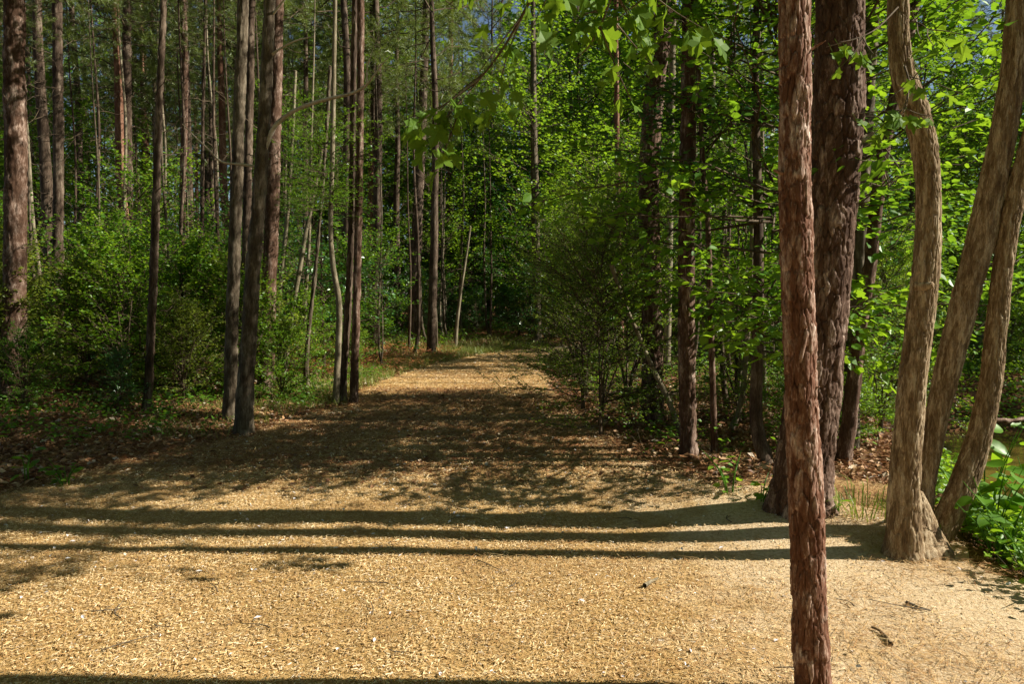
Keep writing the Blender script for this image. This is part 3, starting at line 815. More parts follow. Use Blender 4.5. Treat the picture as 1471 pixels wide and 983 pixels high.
for k, pl in enumerate((((388, 80), (402, 70), (425, 58), (452, 52)), ((384, 30), (400, 10), (415, -10), (430, -30)), ((372, 240), (345, 236), (318, 232), (300, 215), (284, 200), (262, 178)))):
    q = [at(px, py, YB - 0.05 * i) - bB for i, (px, py) in enumerate(pl)]
    obj('limb', tube_mesh('limb', [tube([[*p, 0.018 * (1 - 0.75 * i / (len(q) - 1))] for i, p in enumerate(q)], 8, 0.04)], M['bleached']), tB)

for i, (name, lab, pts, Y, Ht, mat, cr) in enumerate((
    ('pine_tree', 'dark pine in the bushes with a bare mid trunk, near a sky gap', [(84, 540, 20), (83, 380, 17), (84, 200, 16), (82, 0, 15), (82, -30, 15)], 15.0, 18, 'far_bark', ('pine2', 9.0, 0.9, 1.0)),
    ('pine_tree', 'tall pine beside the blue sky gap with rosy upper bark', [(188, 520, 16), (186, 380, 15), (183, 200, 14), (182, 0, 12), (182, -30, 12)], 19.0, 19, 'far_bark', ('pine0', 10.5, 0.9, 3.0)),
    ('pine_tree', 'pale-edged twin trunk of the deep woods between thin pines', [(272, 500, 11), (272, 300, 11), (268, 120, 10), (265, -30, 9)], 20.0, 18, 'far_bark', ('pine1', 10.0, 0.8, 4.0)),
    ('pine_tree', 'dark twin trunk crossing the pale-edged one in the deep woods', [(262, 500, 10), (262, 300, 10), (266, 120, 9), (262, -30, 9)], 18.0, 17, 'pine_bark', ('pine2', 9.5, 0.8, 5.0)),
    ('sapling', 'very thin straight dark stem before the close trunk cluster', [(290, 530, 7), (290, 350, 6), (292, 150, 5), (294, 60, 4)], 15.0, 8.5, 'far_bark', ('pine_shade', 6.4, 0.35, 5.0)),
    ('sapling', 'slender leaning stem with sunlit edge next to the trunk cluster', [(398, 500, 9), (402, 430, 8), (408, 360, 7), (414, 300, 6), (420, 200, 5)], 14.5, 6.0, 'pale_bark', ('airy', 3.6, 0.45, 5.0)),
    ('sapling', 'pale stem with the strongest lean between the cluster and the thin trio', [(412, 500, 9), (421, 440, 8), (430, 390, 7), (440, 330, 6), (448, 295, 5)], 14.5, 5.2, 'pale_bark', ('airy', 3.2, 0.4, 1.0)),
    ('sapling', 'dark-footed thin stem curving up beside the grass verge', [(441, 560, 9), (440, 520, 8), (445, 460, 6), (452, 400, 6), (459, 320, 5), (464, 260, 5)], 12.6, 5.5, 'grey_bark', ('airy', 2.9, 0.36, 2.0)),
    ('sapling', 'crooked pale-barked stem of the thin trio at the path edge', [(482, 580, 12), (484, 540, 10), (487, 440, 9), (478, 380, 8), (475, 320, 7), (478, 200, 7)], 11.2, 6.5, 'pale_bark', ('airy', 2.9, 0.42, 3.0, 0.7)),
    ('pine_tree', 'middle stem of the thin trio at the path edge, slightly bent', [(491, 576, 14), (494, 530, 11), (501, 420, 10), (505, 300, 9), (507, 150, 9), (510, -20, 8)], 11.4, 12, 'far_bark', ('pine1', 7.0, 0.5, 3.0, 0.6)),
    ('pine_tree', 'darkest stem of the thin trio, standing at the chips', [(508, 578, 14), (509, 540, 12), (513, 400, 11), (516, 250, 11), (518, 100, 10), (518, -20, 10)], 11.3, 13, 'pine_bark', ('pine2', 7.4, 0.55, 2.0, 0.6)),
    ('pine_tree', 'tall dark forked pine where the path bends, dead twigs above', [(594, 500, 18), (596, 400, 16), (601, 280, 14), (606, 180, 13), (610, 80, 11), (613, -20, 9)], 24.0, 16, 'far_bark', ('pine0', 9.6, 0.6, 2.0, 0.6)),
    ('sapling', 'pale yellow forked young stem at the bend of the path', [(654, 506, 6), (657, 460, 5), (662, 420, 4), (668, 380, 3.4), (672, 355, 2.5)], 22.5, 3.8, 'pale_bark', None),
    ('pine_tree', 'rosy sunlit pine trunk far behind the thin trio', [(530, 440, 9), (532, 300, 9), (535, 180, 8), (536, 60, 8), (537, -20, 7)], 30.0, 18, 'pink_bark', ('pine1', 13, 0.7, 2.0, 0.6)),
    ('pine_tree', 'narrow rosy trunk rising from dark greenery past the path bend', [(645, 440, 7), (645, 320, 7), (646, 220, 6), (647, 120, 6), (648, -20, 6)], 32.0, 18, 'pink_bark', ('pine2', 13, 0.7, 1.0, 0.6)),
    ('hardwood_tree', 'dark short-looking trunk behind the far grass at the path end', [(771, 500, 15), (771, 440, 13), (770, 360, 12), (768, 250, 11)], 25.0, 13, 'grey_bark', ('gum1', 3.6, 0.9, 1.0)),
    )):
    tree(name, lab, 'tree', pts, Y, Ht, mat, BARK_MID if 'pale' not in mat else None, 26, 0.06, [cr] if cr else None, (2.2, 9.0, 16, 1.0) if name == 'pine_tree' and Y > 12 else ((1.6, 3.4, 5, 0.6) if cr is None else None), 0.25, seed=80 + i)
# forked dead branches of the tall dark pine are its own dead_branches part

# ------------------------------------------------------------------ prototype trees of the deep woods
PT = {}
for k in range(3):
    PT['pine%d' % k] = proto_trunk(400 + k, 19.5, 0.15, 10, 0.05, ['far_bark', 'far_bark', 'pink_bark'][k], None)[0]
for k in range(3):
    PT['gum%d' % k] = proto_trunk(410 + k, 9.0, 0.09, 8, 0.10, ['grey_bark', 'far_bark', 'pale_bark'][k], None)[0]
    PT['sapling%d' % k] = proto_trunk(420 + k, 4.8, 0.035, 6, 0.06, ['grey_bark', 'far_bark', 'pale_bark'][k], None)[0]
    PT['pole%d' % k] = proto_trunk(440 + k, 10.5, 0.048, 8, 0.07, ['far_bark', 'grey_bark', 'pale_bark'][k], None)[0]

def stems_mesh(seed, n, L, r):
    rng = rng_(seed); ts = []
    for i in range(n):
        az = rng.random() * 6.283; sp = rng.uniform(0.1, 0.5)
        ts.append(tube([[0.03 * math.cos(az), 0.03 * math.sin(az), -0.08, r * 1.2], [0.12 * sp * math.cos(az), 0.12 * sp * math.sin(az), L * 0.3, r], [sp * math.cos(az), sp * math.sin(az), L, r * 0.3]], 5, 0.25))
    return tube_mesh('stem', ts, M['twig'])
STEMS = [stems_mesh(430 + k, 5, 1.5, 0.018) for k in range(2)]

def proto_tree(kind, k, x, y, s, rz, label, group):
    z = float(ground_h(x, y))
    if kind == 'pine':
        root = thing('pine_tree', label, 'tree', (x, y, z), group, rz, s)
        obj('trunk', PT['pine%d' % k], root)
        obj('crown', C['pine%d' % k], root, (0, 0, 7.9))
        tag(obj('dead_branches', DEAD[k], root), kind='stuff')
    elif kind == 'gum':
        root = thing('hardwood_tree', label, 'tree', (x, y, z), group, rz, s)
        obj('trunk', PT['gum%d' % k], root)
        obj('crown', C['gum%d' % k], root, (0, 0, 1.6))
    elif kind == 'pole':
        root = thing('pine_pole', label, 'tree', (x, y, z), group, rz, s)
        obj('trunk', PT['pole%d' % k], root)
        obj('crown', C['pine_shade'], root, (0, 0, 7.6), (0, 0, 0), (0.42, 0.42, 0.4))
        tag(obj('dead_branches', DEAD[k], root, (0, 0, 0), (0, 0, 0), (0.6, 0.6, 0.8)), kind='stuff')
    elif kind == 'tallgum':
        root = thing('hardwood_tree', label, 'tree', (x, y, z), group, rz, s)
        obj('trunk', PT['pine1'], root, (0, 0, 0), (0, 0, 0), (1, 1, 0.8))
        obj('crown', C['gum%d' % k], root, (0, 0, 6.6), (0, 0, 0), (1.3, 1.3, 1.0))
    elif kind == 'sapling':
        root = thing('sapling', label, 'tree', (x, y, z), group, rz, s)
        obj('trunk', PT['sapling%d' % k], root)
        obj('crown', C['sapling%d' % k], root, (0, 0, 0.8))
    elif kind == 'fine':
        root = thing('evergreen_bush', label, 'bush', (x, y, z), group, rz, s)
        obj('stem', STEMS[k % 2], root); obj('crown', C['fine%d' % (k % 2)], root, (0, 0, 0.15))
    else:
        root = thing('bush', label, 'bush', (x, y, z), group, rz, s)
        obj('stem', STEMS[k % 2], root); obj('crown', C[kind], root, (0, 0, 0.12))
    return root

# fine-leaved evergreens that crowd the pond-side edge of the path
for i, (px, py, s, lab) in enumerate((
    (862, 628, 0.82, 'dense fine-leaved evergreen bush bulging over the path edge, before the crooked trunk'),
    (838, 590, 0.9, 'fine-leaved evergreen bush next up the path from the bulging one'),
    (842, 572, 0.95, 'tall fine-leaved evergreen over the sunlit stretch of the path'),
    (900, 600, 1.0, 'tall fine-leaved evergreen wrapped about the crooked dark trunk'),
    (836, 530, 1.15, 'tallest fine-leaved evergreen, last before the path turns away'),
    (1062, 610, 0.62, 'low fine-leaved evergreen bush behind the dark sapling stem'),
    (1265, 628, 0.72, 'fine-leaved evergreen bush at the pond corner behind the leaning trunk'))):
    g = on_ground(px, py)
    proto_tree('fine', i, g[0], g[1], s, i * 1.7, lab, None)

# leafy bushes of the forest edge away from the pond
edge = [(-7.2, 10.3, 'bush1', 1.05, 'yellow-green bush wrapped about the foot of the stout dark pine'), (-5.9, 11.2, 'bush2', 1.15, 'bright leafy bush between the stout pine and the thin peeling pine'),
        (-4.75, 10.6, 'bush1', 0.75, 'low sunlit olive bush beside the thin peeling pine'), (-4.2, 11.6, 'bush2', 0.95, 'bright green bush behind the trunk cluster'),
        (-3.55, 11.3, 'bush2', 0.62, 'small bright bush at the foot of the sunlit cluster pine'), (-6.9, 12.6, 'bush0', 1.35, 'tall mid-green bush behind the stout dark pine'),
        (-8.6, 12.0, 'bush1', 1.3, 'wide olive bush past the stout dark pine'), (-5.0, 13.4, 'bush0', 1.3, 'mid-green bush behind the thin peeling pine'),
        (-3.9, 13.8, 'bush2', 0.8, 'bright spreading bush behind the grass verge stems'), (-3.2, 14.6, 'bush2', 0.55, 'little bright bush beside the thin trio'),
        (-7.9, 9.4, 'bush2', 0.8, 'bright bush leaning out past the stout dark pine'), (-6.6, 11.4, 'bush1', 1.0, 'olive bush right behind the stout dark pine'), (-5.4, 12.3, 'bush2', 1.2, 'broad bright bush filling the gap behind the thin peeling pine'),
        (-4.6, 12.6, 'bush1', 1.1, 'olive-leaved bush behind the grey trunk cluster'), (-6.1, 14.2, 'bush2', 1.15, 'tall bright bush deep behind the thin peeling pine'), (-8.0, 14.0, 'bush2', 1.15, 'tall bright bush far behind the stout dark pine'), (-9.6, 13.4, 'bush0', 1.6, 'tall dark-hearted bush at the far end of the forest edge'),
        (-6.4, 9.6, 'bush0', 0.5, 'small dim bush on the shaded forest floor'), (-5.2, 9.7, 'bushdark', 0.42, 'knee-high dark bush before the thin peeling pine')]
for i, (x, y, k, s, lab) in enumerate(edge):
    proto_tree(k, i, x, y, s * 0.86, i * 2.1, lab, None)

# random fill of the woods
rng = rng_(77)
zones = [
 # kind, variants, n, x-range as fraction of depth, y-range, scale, min spacing, label, group
 ('pine', 3, 40, (-0.80, -0.10), (16, 36), (0.8, 1.1), 1.5, 'slender pine in the woods on the side away from the pond', 'pines on the side away from the pond'),
 ('pine', 3, 42, (-0.85, 0.28), (34, 62), (0.9, 1.25), 2.0, 'distant pine deep in the woods beyond the bend of the path', 'distant pines beyond the path bend'),
 ('pine', 3, 16, (0.25, 0.85), (30, 62), (0.9, 1.2), 2.2, 'distant pine beyond the far bank of the pond', 'distant pines beyond the pond'),
 ('gum', 3, 13, (-0.85, -0.14), (17, 40), (0.7, 1.15), 1.6, 'leafy green hardwood among the pines away from the pond', 'hardwoods among the pines'),
 ('gum', 3, 16, (-0.16, 0.08), (26, 48), (0.8, 1.25), 1.6, 'leafy hardwood closing off the view past the path bend', 'hardwoods past the path bend'),
 ('gum', 3, 16, (-0.22, 0.24), (31, 48), (1.3, 1.8), 2.0, 'tall broad hardwood of the green wall far past the path bend', 'tall hardwoods far past the path bend'),
 ('gum', 3, 22, (0.42, 0.85), (19, 42), (0.8, 1.2), 1.6, 'sunlit leafy hardwood on the far bank of the pond', 'hardwoods on the far bank'),
 ('sapling', 3, 36, (-0.80, -0.16), (13.5, 30), (0.5, 0.95), 0.9, 'leafy sapling under the pines away from the pond', 'saplings under the pines'),
 ('sapling', 3, 22, (-0.12, 0.16), (24, 36), (0.7, 1.2), 0.9, 'shaded sapling in the dark understorey past the path bend', 'saplings past the path bend'),
 ('sapling', 3, 17, (0.15, 0.42), (17.5, 28), (0.7, 1.25), 0.8, 'sapling in the thicket on the pond side of the path', 'saplings of the pond-side thicket'),
 ('sapling', 3, 26, (0.08, 0.42), (24, 44), (1.0, 1.6), 1.2, 'tall sapling of the lit woods between the path bend and the pond', 'saplings between path bend and pond'),
 ('pole', 3, 44, (-0.75, -0.10), (12.5, 28), (0.7, 1.15), 0.7, 'bare thin pole of a young pine in the woods away from the pond', 'thin poles away from the pond'),
 ('pole', 3, 14, (-0.10, 0.10), (24, 36), (0.8, 1.15), 0.7, 'bare thin pole of a young pine past the path bend', 'thin poles past the path bend'),
 ('pole', 3, 14, (0.20, 0.50), (17.2, 30), (0.7, 1.1), 0.7, 'bare thin pole of a young pine in the pond-side thicket', 'thin poles of the pond-side thicket'),
 ('bush0', 1, 26, (-0.80, -0.20), (14, 30), (0.8, 1.5), 0.9, 'mid-green bush of the forest undergrowth away from the pond', 'undergrowth bushes away from the pond'),
 ('bushdark', 1, 22, (-0.14, 0.10), (25, 34), (0.6, 1.1), 0.8, 'dark green undergrowth bush past the path bend', 'undergrowth past the path bend'),
 ('bush2', 1, 26, (0.20, 0.85), (15.6, 28), (0.8, 1.5), 0.9, 'bright green bush on the far bank of the pond', 'bushes on the far bank'),
]
placed = []
for kind, nv, n, fx, fy, fs, gap, lab, grp in zones:
    tries = 0; made = 0
    while made < n and tries < n * 60:
        tries += 1
        y = math.sqrt(rng.uniform(fy[0] ** 2, fy[1] ** 2))
        x = rng.uniform(*fx) * y
        if abs(x - float(path_mid(y))) < float(path_half(y)) + 0.9 and y < 27: continue
        if ground_h(x, y) < -0.5: continue
        if x > 0.3 and 12.0 < y < (18.5 if kind == 'gum' else 17.0): continue
        if any((x - a) ** 2 + (y - b) ** 2 < gap * gap * (1 if kk == kind else 0.3) for a, b, kk in placed): continue
        placed.append((x, y, kind)); made += 1
        k = int(rng.integers(nv)) if kind != 'pine' else int([0, 1, 0, 1, 0, 1, 2][int(rng.integers(7))])
        look = {'pine': ('grey-barked ', 'brown-barked ', 'rosy-barked '), 'gum': ('mid-green ', 'bright-leaved ', 'pale-stemmed '), 'sapling': ('mid-green ', 'dark-leaved ', 'bright-leaved '), 'pole': ('dark ', 'greyish ', 'pale ')}.get(kind, ('', '', ''))[k]
        proto_tree(kind, k, x, y, rng.uniform(*fs), rng.uniform(0, 6.28), look + lab, look + grp)

for i, x in enumerate((7.2, 8.3, 9.2, 10.3, 11.4, 12.8)):
    proto_tree('bush2' if i % 2 else 'bush0', i, x, 15.6 + 0.5 * (i % 3), 0.8 + 0.15 * (i % 3), i * 1.1, '%s bush hanging over the far edge of the pond' % ('bright' if i % 2 else 'mid-green'), '%s bushes at the far pond edge' % ('bright' if i % 2 else 'mid-green'))
# thicket right of the path, closer in
for i, (x, y, kind, k, s, lab) in enumerate((
    (2.9, 9.2, 'sapling', 0, 0.7, 'leafy sapling filling the gap behind the straight dark pine'),
    (2.3, 11.5, 'sapling', 0, 0.85, 'airy sapling rising behind the fine-leaved bushes'),
    (2.0, 18.4, 'sapling', 2, 1.1, 'bright airy sapling where the path turns'),
    (4.6, 11.6, 'bush2', 0, 1.0, 'bright bush leaning over the water'),
    (3.3, 8.3, 'bush0', 0, 0.55, 'low leafy bush behind the wide pine'),
    (4.3, 9.4, 'bush2', 1, 0.7, 'sunny bush on the pond slope behind the leaning trunk'),
    (5.0, 10.6, 'sapling', 1, 0.6, 'dark-leaved sapling at the water edge'),
    (2.8, 6.8, 'gum', 0, 0.72, 'young hardwood added on the pond rim to shade the path, hidden by the wide pine'),  # hardwoods in this list are added to shade the middle of the path
    (2.45, 7.0, 'gum', 1, 0.75, 'bright young hardwood added to shade the path, hidden behind the reddish and the wide pine'),
    (3.55, 8.1, 'pole', 0, 0.9, 'thin young pine pole on the pond rim, behind the leaning trunk'),
    (4.2, 9.7, 'pole', 1, 0.85, 'thin young pine pole on the pond rim, beside the pale-stemmed hardwood'),
    (3.0, 10.2, 'pole', 0, 0.8, 'thin young pine pole on the pond rim, behind the dark sapling stem'),
    (2.6, 8.7, 'pole', 2, 0.7, 'thin young pine pole on the pond rim, between the dark pine and the wide pine'),
    (4.5, 11.4, 'pole', 0, 0.95, 'thin young pine pole on the pond rim, farthest along the water'),
    (3.2, 13.5, 'pole', 1, 1.0, 'greyish young pine pole beside the sunny stretch of the path'),
    (4.4, 14.7, 'pole', 0, 1.05, 'dark young pine pole at the far corner of the pond'),
    (3.8, 15.6, 'pole', 0, 1.0, 'dark young pine pole before the pond-side saplings'),
    (2.95, 7.5, 'bush0', 0, 0.36, 'knee-high leafy bush at the foot of the leaning trunk'),
    (3.5, 7.7, 'bush2', 1, 0.45, 'small bright bush behind the grass tuft'),
    (3.9, 8.8, 'gum', 2, 0.78, 'pale-stemmed hardwood added on the pond rim to shade the path, behind the wide pine'))):
    proto_tree(kind, k, x, y, s, i * 1.9, lab, None)

# unseen woods round the open stretch, added behind the viewer to cut sky light
for i, (x, y, kind, k, s) in enumerate(((2.75, -0.9, 'gum', 0, 0.85), (2.6, -3.8, 'gum', 1, 0.95), (2.7, -7.0, 'gum', 2, 1.0), (-4.9, 2.6, 'tallgum', 0, 1.0), (-5.6, 6.0, 'tallgum', 1, 1.0), (1.9, -2.4, 'tallgum', 2, 1.05), (27, -8, 'tallgum', 0, 1.1), (28, -3, 'tallgum', 1, 1.1), (27.5, 2, 'tallgum', 2, 1.15), (28.5, 6.5, 'tallgum', 0, 1.15), (27.5, 11, 'tallgum', 1, 1.1), (28, 15, 'tallgum', 2, 1.1), (27, 0, 'gum', 1, 1.3), (27.5, 4.5, 'gum', 0, 1.3), (27, 9, 'gum', 2, 1.3), (27.5, 13, 'gum', 1, 1.3), (27, -5.5, 'gum', 2, 1.3), (-1.6, -3.6, 'tallgum', 0, 1.05), (-5.0, -0.6, 'tallgum', 1, 1.05), (-0.5, -6.5, 'gum', 0, 1.1), (-3.5, -5.0, 'gum', 1, 1.1), (-6.2, -2.6, 'gum', 2, 1.1), (-7.6, 0.6, 'gum', 0, 1.1),
        (-8.0, 4.0, 'gum', 1, 1.0), (1.0, -9.5, 'pine', 0, 1.0), (-3.0, -9.0, 'pine', 1, 1.0), (-7.5, -6.0, 'pine', 2, 1.0), (-10.5, 1.5, 'pine', 0, 1.0), (-10.8, 5.8, 'pine', 1, 1.0), (-4.5, -7.5, 'bush0', 0, 1.4), (-7.0, -4.2, 'bush1', 1, 1.4), (-8.2, 2.2, 'bush0', 0, 1.3), (0.8, -7.4, 'bush0', 1, 1.4), (-1.8, -7.2, 'bushdark', 1, 1.4))):
    nm = {'gum': 'hardwood', 'tallgum': 'tall-stemmed hardwood', 'pine': 'pine'}.get(kind, 'bush')
    proto_tree(kind, k, x, y, s, i * 1.3, 'unseen leafy %s added to cut sky light round the %s' % (nm, 'start of the wood-chip clearing' if x < 20 else 'pond on its outer shore'), 'unseen %s round the %s' % (nm, 'clearing start' if x < 20 else 'outer pond shore'))
# far wood that reads as one mass
rgf = rng_(88); n = 80000
a_ = rgf.uniform(-0.95, 0.95, n); yy = rgf.uniform(58, 74, n); xx = a_ * yy
zz = rgf.random(n) ** 1.3 * (24 + 8 * vnoise(xx * 0.13, yy * 0.05, 0, 99)) + ground_h(xx, yy)
V, F = leaves(np.stack([xx, yy, zz], -1), unit(rgf.normal(0, 1, (n, 3))), unit(rgf.normal(0, 1, (n, 3)) + np.array([0, -0.6, 0.6])), rgf.uniform(0.25, 0.65, n), L4, 1.2)
tag(obj('far_wood', mesh_of('far_wood', [(V, F, 0, False)], [M['leaf']])), 'far green wood behind all the trees', 'wood', kind='stuff')

# ------------------------------------------------------------------ tree beside the viewer whose star-leaved limb hangs over the path
gb = np.array([2.5, 0.7, float(ground_h(2.5, 0.7))])
gum = thing('sweetgum_tree', 'tree with a star-leaved limb hanging high over the wood-chip path', 'tree', gb)
gt = [[0, 0, -0.1, 0.14], [0, 0, 0.3, 0.12], [-0.05, 0.05, 2.0, 0.105], [-0.05, 0.1, 4.0, 0.09], [0.0, 0.1, 7.0, 0.04]]
obj('trunk', tube_mesh('trunk', [tube(gt, 40, 0.04, BARK_RIDGE, 91, 0.3, 4)], M['tan_bark']), gum)
LEAFM = []
for k in range(5):
    rg = rng_(900 + k)
    V, F = star_outline(5, 0.62, 0.16 + 0.1 * k)
    V = V.copy(); V[:, 2] += 0.10 * V[:, 0] * rg.normal() + 0.12 * (V[:, 1] ** 2) * rg.normal(); V *= [rg.uniform(0.95, 1.15), 1, 1]
    pet_V, pet_F = sticks(np.array([[0, -0.55, 0.12]]), np.array([[0, 0.02, 0.0]]), np.array([0.012]), np.array([0.010]))
    LEAFM.append(mesh_of('leaf', [(V, F, 0, False), (pet_V, pet_F, 0, True)], [M['leaf_star']]))
def leaf_obj(parent, pos, d, nrm, size, me):
    d = Vector(d).normalized(); n = Vector(nrm); r = d.cross(n).normalized(); n = r.cross(d)
    from mathutils import Matrix
    mt = Matrix((( r.x, d.x, n.x), (r.y, d.y, n.y), (r.z, d.z, n.z)))
    return obj('leaf', me, parent, pos, mt.to_euler(), size)

def leafy_limb(root, base, path, r0, nleaf, size, seed, hang=0.8, spread=0.10, side=None, mat='twig', twn=7, name='limb', tmin=0.45):
    rg = rng_(seed)
    P = [[*(np.array(p) - base), r0 * (1 - 0.88 * i / (len(path) - 1))] for i, p in enumerate(path)]
    tubes = [tube(P, 10, 0.04)]
    S = spline(P, 0.03)
    ends = []
    for k in range(twn):
        t = rg.uniform(tmin, 1.0); i = int(t * (len(S) - 2))
        s = S[i, :3]; tg = unit(S[i + 1, :3] - S[i, :3])
        dv = unit(tg * 0.6 + rg.normal(0, 0.7, 3) * [1, 0.7, 0.6])
        L = rg.uniform(0.12, 0.32) * spread / 0.1
        e = s + dv * L + np.array([0, 0, -0.06]) * L / 0.2
        tubes.append(tube([[*s, 0.004], [*((s + e) / 2 + rg.normal(0, 0.01, 3)), 0.003], [*e, 0.0016]], 5, 0.05))
        ends.append((s, e))
    ends.append((S[int(len(S) * 0.75), :3], S[-1, :3]))
    lo = obj(name, tube_mesh(name, tubes, M[mat]), root)
    for k in range(nleaf):
        s, e = ends[rg.integers(len(ends))]
        p = s + (e - s) * rg.uniform(0.25, 1.08) + rg.normal(0, 0.012, 3)
        az = rg.uniform(0, 6.283)
        d = np.array([math.cos(az) * (1 - hang * 0.6), math.sin(az) * (1 - hang * 0.6), -hang + rg.normal(0, 0.25)])
        nr = unit(np.array([rg.normal(0.35, 0.5), rg.normal(-0.55, 0.5), 0.7]))
        sz = size * rg.uniform(0.6, 1.15)
        leaf_obj(lo, p + unit(d) * sz * 0.5, d, nr, sz, LEAFM[rg.integers(len(LEAFM))])
    return lo
T4 = gb + np.array([-0.05, 0.1, 3.4])
leafy_limb(gum, gb, [T4, T4 + [-0.8, 0.9, 0.5], at(800, -90, 3.0), at(764, -5, 3.25), at(722, 70, 3.35), at(682, 122, 3.4), at(655, 150, 3.4)], 0.013, 96, 0.112, 501, 0.8, 0.12, twn=16, tmin=0.5)
leafy_limb(gum, gb, [T4 + [0, 0, 0.4], T4 + [-0.5, 1.0, 0.7], at(900, -110, 3.0), at(880, -10, 3.3), at(850, 60, 3.4), at(820, 90, 3.5)], 0.011, 92, 0.112, 502, 0.8, 0.13, twn=14, tmin=0.5)
leafy_limb(gum, gb, [T4 + [0, 0, 0.2], T4 + [-0.3, 1.3, 0.5], at(960, -80, 3.3), at(930, -10, 3.5), at(895, 20, 3.6), at(878, 45, 3.7)], 0.010, 56, 0.112, 503, 0.8, 0.10, twn=7, tmin=0.6)
leafy_limb(gum, gb, [T4 + [0, 0, 0.6], T4 + [-1.3, 0.9, 0.9], at(700, -110, 3.0), at(670, -20, 3.2), at(640, 10, 3.3)], 0.010, 46, 0.11, 504, 0.8, 0.10, twn=7, tmin=0.6)

# leafy sprout on the first stem of the three-stemmed tree
Ya = base[1] - 0.18
leafy_limb(tri, base, [at(1300, 95, Ya + 0.12), at(1306, 120, Ya), at(1300, 150, Ya - 0.05), at(1290, 165, Ya - 0.1)], 0.006, 20, 0.10, 511, 0.6, 0.10, twn=7, name='sprout', tmin=0.2)
leafy_limb(tri, base, [at(1310, 30, Ya + 0.1), at(1325, 35, Ya), at(1340, 50, Ya - 0.05)], 0.005, 8, 0.09, 512, 0.6, 0.10, twn=4, name='sprout', tmin=0.3)
leafy_limb(tri, base, [at(1290, 10, Ya + 0.1), at(1260, 40, Ya - 0.1), at(1230, 55, Ya - 0.2), at(1205, 60, Ya - 0.3)], 0.005, 9, 0.085, 513, 0.6, 0.08, twn=4, name='sprout', tmin=0.6)

# ------------------------------------------------------------------ big-leaved plants of the pond bank
def heart(k):
    rg = rng_(940 + k)
    xs = np.array([0, .20, .42, .46, .34, .16, 0, -.16, -.34, -.46, -.42, -.20]); ys = np.array([.06, -.04, .08, .36, .66, .88, 1.05, .88, .66, .36, .08, -.04])
    zs = 0.30 * np.abs(xs) - 0.22 * ys ** 2 + rg.normal(0, 0.02, 12)
    V = np.vstack([np.column_stack([xs, ys, zs]), [0, .45, -0.05], [0, 0.75, -0.13]])
    F = [[12, i, (i + 1)] for i in range(0, 4)] + [[12, 4, 13], [13, 4, 5], [13, 5, 6], [13, 6, 7], [13, 7, 8], [12, 13, 8]] + [[12, i, (i + 1) % 12] for i in range(8, 12)]
    return mesh_of('leaf', [(V, np.array(F), 0, True)], [M['leaf_bright']])
HEART = [heart(k) for k in range(4)]
def bank_plant(loc, h, nst, nl, size, seed, label, group=None, meshes=HEART, name='bank_plant', cat='plant', spread=0.25, mat='leaf'):
    rg = rng_(seed)
    root = thing(name, label, cat, loc, group)
    tubes = []; ends = []
    for i in range(nst):
        az = rg.uniform(0, 6.28); s = spread * rg.uniform(0.3, 1.2); hh = h * rg.uniform(0.6, 1.1)
        P = [[0.02 * math.cos(az), 0.02 * math.sin(az), -0.05, 0.006], [s * 0.35 * math.cos(az), s * 0.35 * math.sin(az), hh * 0.5, 0.005], [s * math.cos(az), s * math.sin(az), hh, 0.002]]
        tubes.append(tube(P, 6, 0.06)); ends.append(spline(P, 0.05))
    obj('stem', tube_mesh('stem', tubes, M[mat]), root)
    for k in range(nl):
        S = ends[k % nst]; i = min(len(S) - 1, int(len(S) * (0.25 + 0.75 * ((k // nst + rg.random()) / max(1, math.ceil(nl / nst))))))
        az = rg.uniform(0, 6.28)
        d = np.array([math.cos(az), math.sin(az), rg.normal(-0.05, 0.3)])
        leaf_obj(root, S[i, :3] + 0.03 * d, d, unit(np.array([0.2, -0.15, 0.9]) + rg.normal(0, 0.25, 3)), size * rg.uniform(0.6, 1.15), meshes[rg.integers(len(meshes))])
    return root
OVAL = []
for k in range(3):
    rg = rng_(960 + k)
    V, F = leaves(np.zeros((1, 3)), np.array([[0, 1.0, 0]]), np.array([[0, 0, 1.0]]), 1.0, L6, 1.0)
    V = V.copy(); V[:, 2] += rg.normal(0, 0.03, len(V))
    OVAL.append(mesh_of('leaf', [(V, F, 0, True)], [M['leaf_bright' if k < 2 else 'leaf']]))
rgp = rng_(55)
spots = [(3.35, 5.15, 0.85, 4, 14, 0.15), (3.15, 4.75, 0.7, 4, 13, 0.14), (3.55, 4.8, 0.8, 4, 14, 0.15), (3.05, 5.35, 0.6, 3, 9, 0.13), (3.75, 5.4, 0.8, 4, 12, 0.15), (3.3, 4.35, 0.55, 4, 12, 0.12), (3.2, 4.95, 0.75, 4, 13, 0.15), (3.4, 4.55, 0.8, 4, 13, 0.14), (3.1, 4.45, 0.5, 4, 11, 0.12)]
for i, (x, y, h, ns, nl, sz) in enumerate(spots):
    bank_plant((x, y, float(ground_h(x, y))), h, ns, nl, sz, 600 + i, 'heart-leaved green plant on the pond slope behind the three-stemmed tree', 'heart-leaved plants on the pond slope')
spots2 = [(3.0, 4.15), (3.12, 3.9), (2.98, 4.45), (3.2, 4.2), (3.3, 3.95), (3.05, 3.65), (3.45, 4.2), (2.95, 3.9), (3.1, 4.55), (3.25, 3.6)]
for i, (x, y) in enumerate(spots2):
    bank_plant((x, y, float(ground_h(x, y))), 0.38, 6, 26, 0.062, 620 + i, 'low small-leaved weed clump spilling over the rim of the sandy bank', 'weed clumps on the bank rim', OVAL, 'weed_clump', spread=0.22)
g = on_ground(1050, 712)
bank_plant(g, 0.30, 5, 17, 0.085, 640, 'yellow-green seedling with rounded leaves on the mound beside the wide pine', None, OVAL, 'seedling', spread=0.28)
g = on_ground(1093, 722)
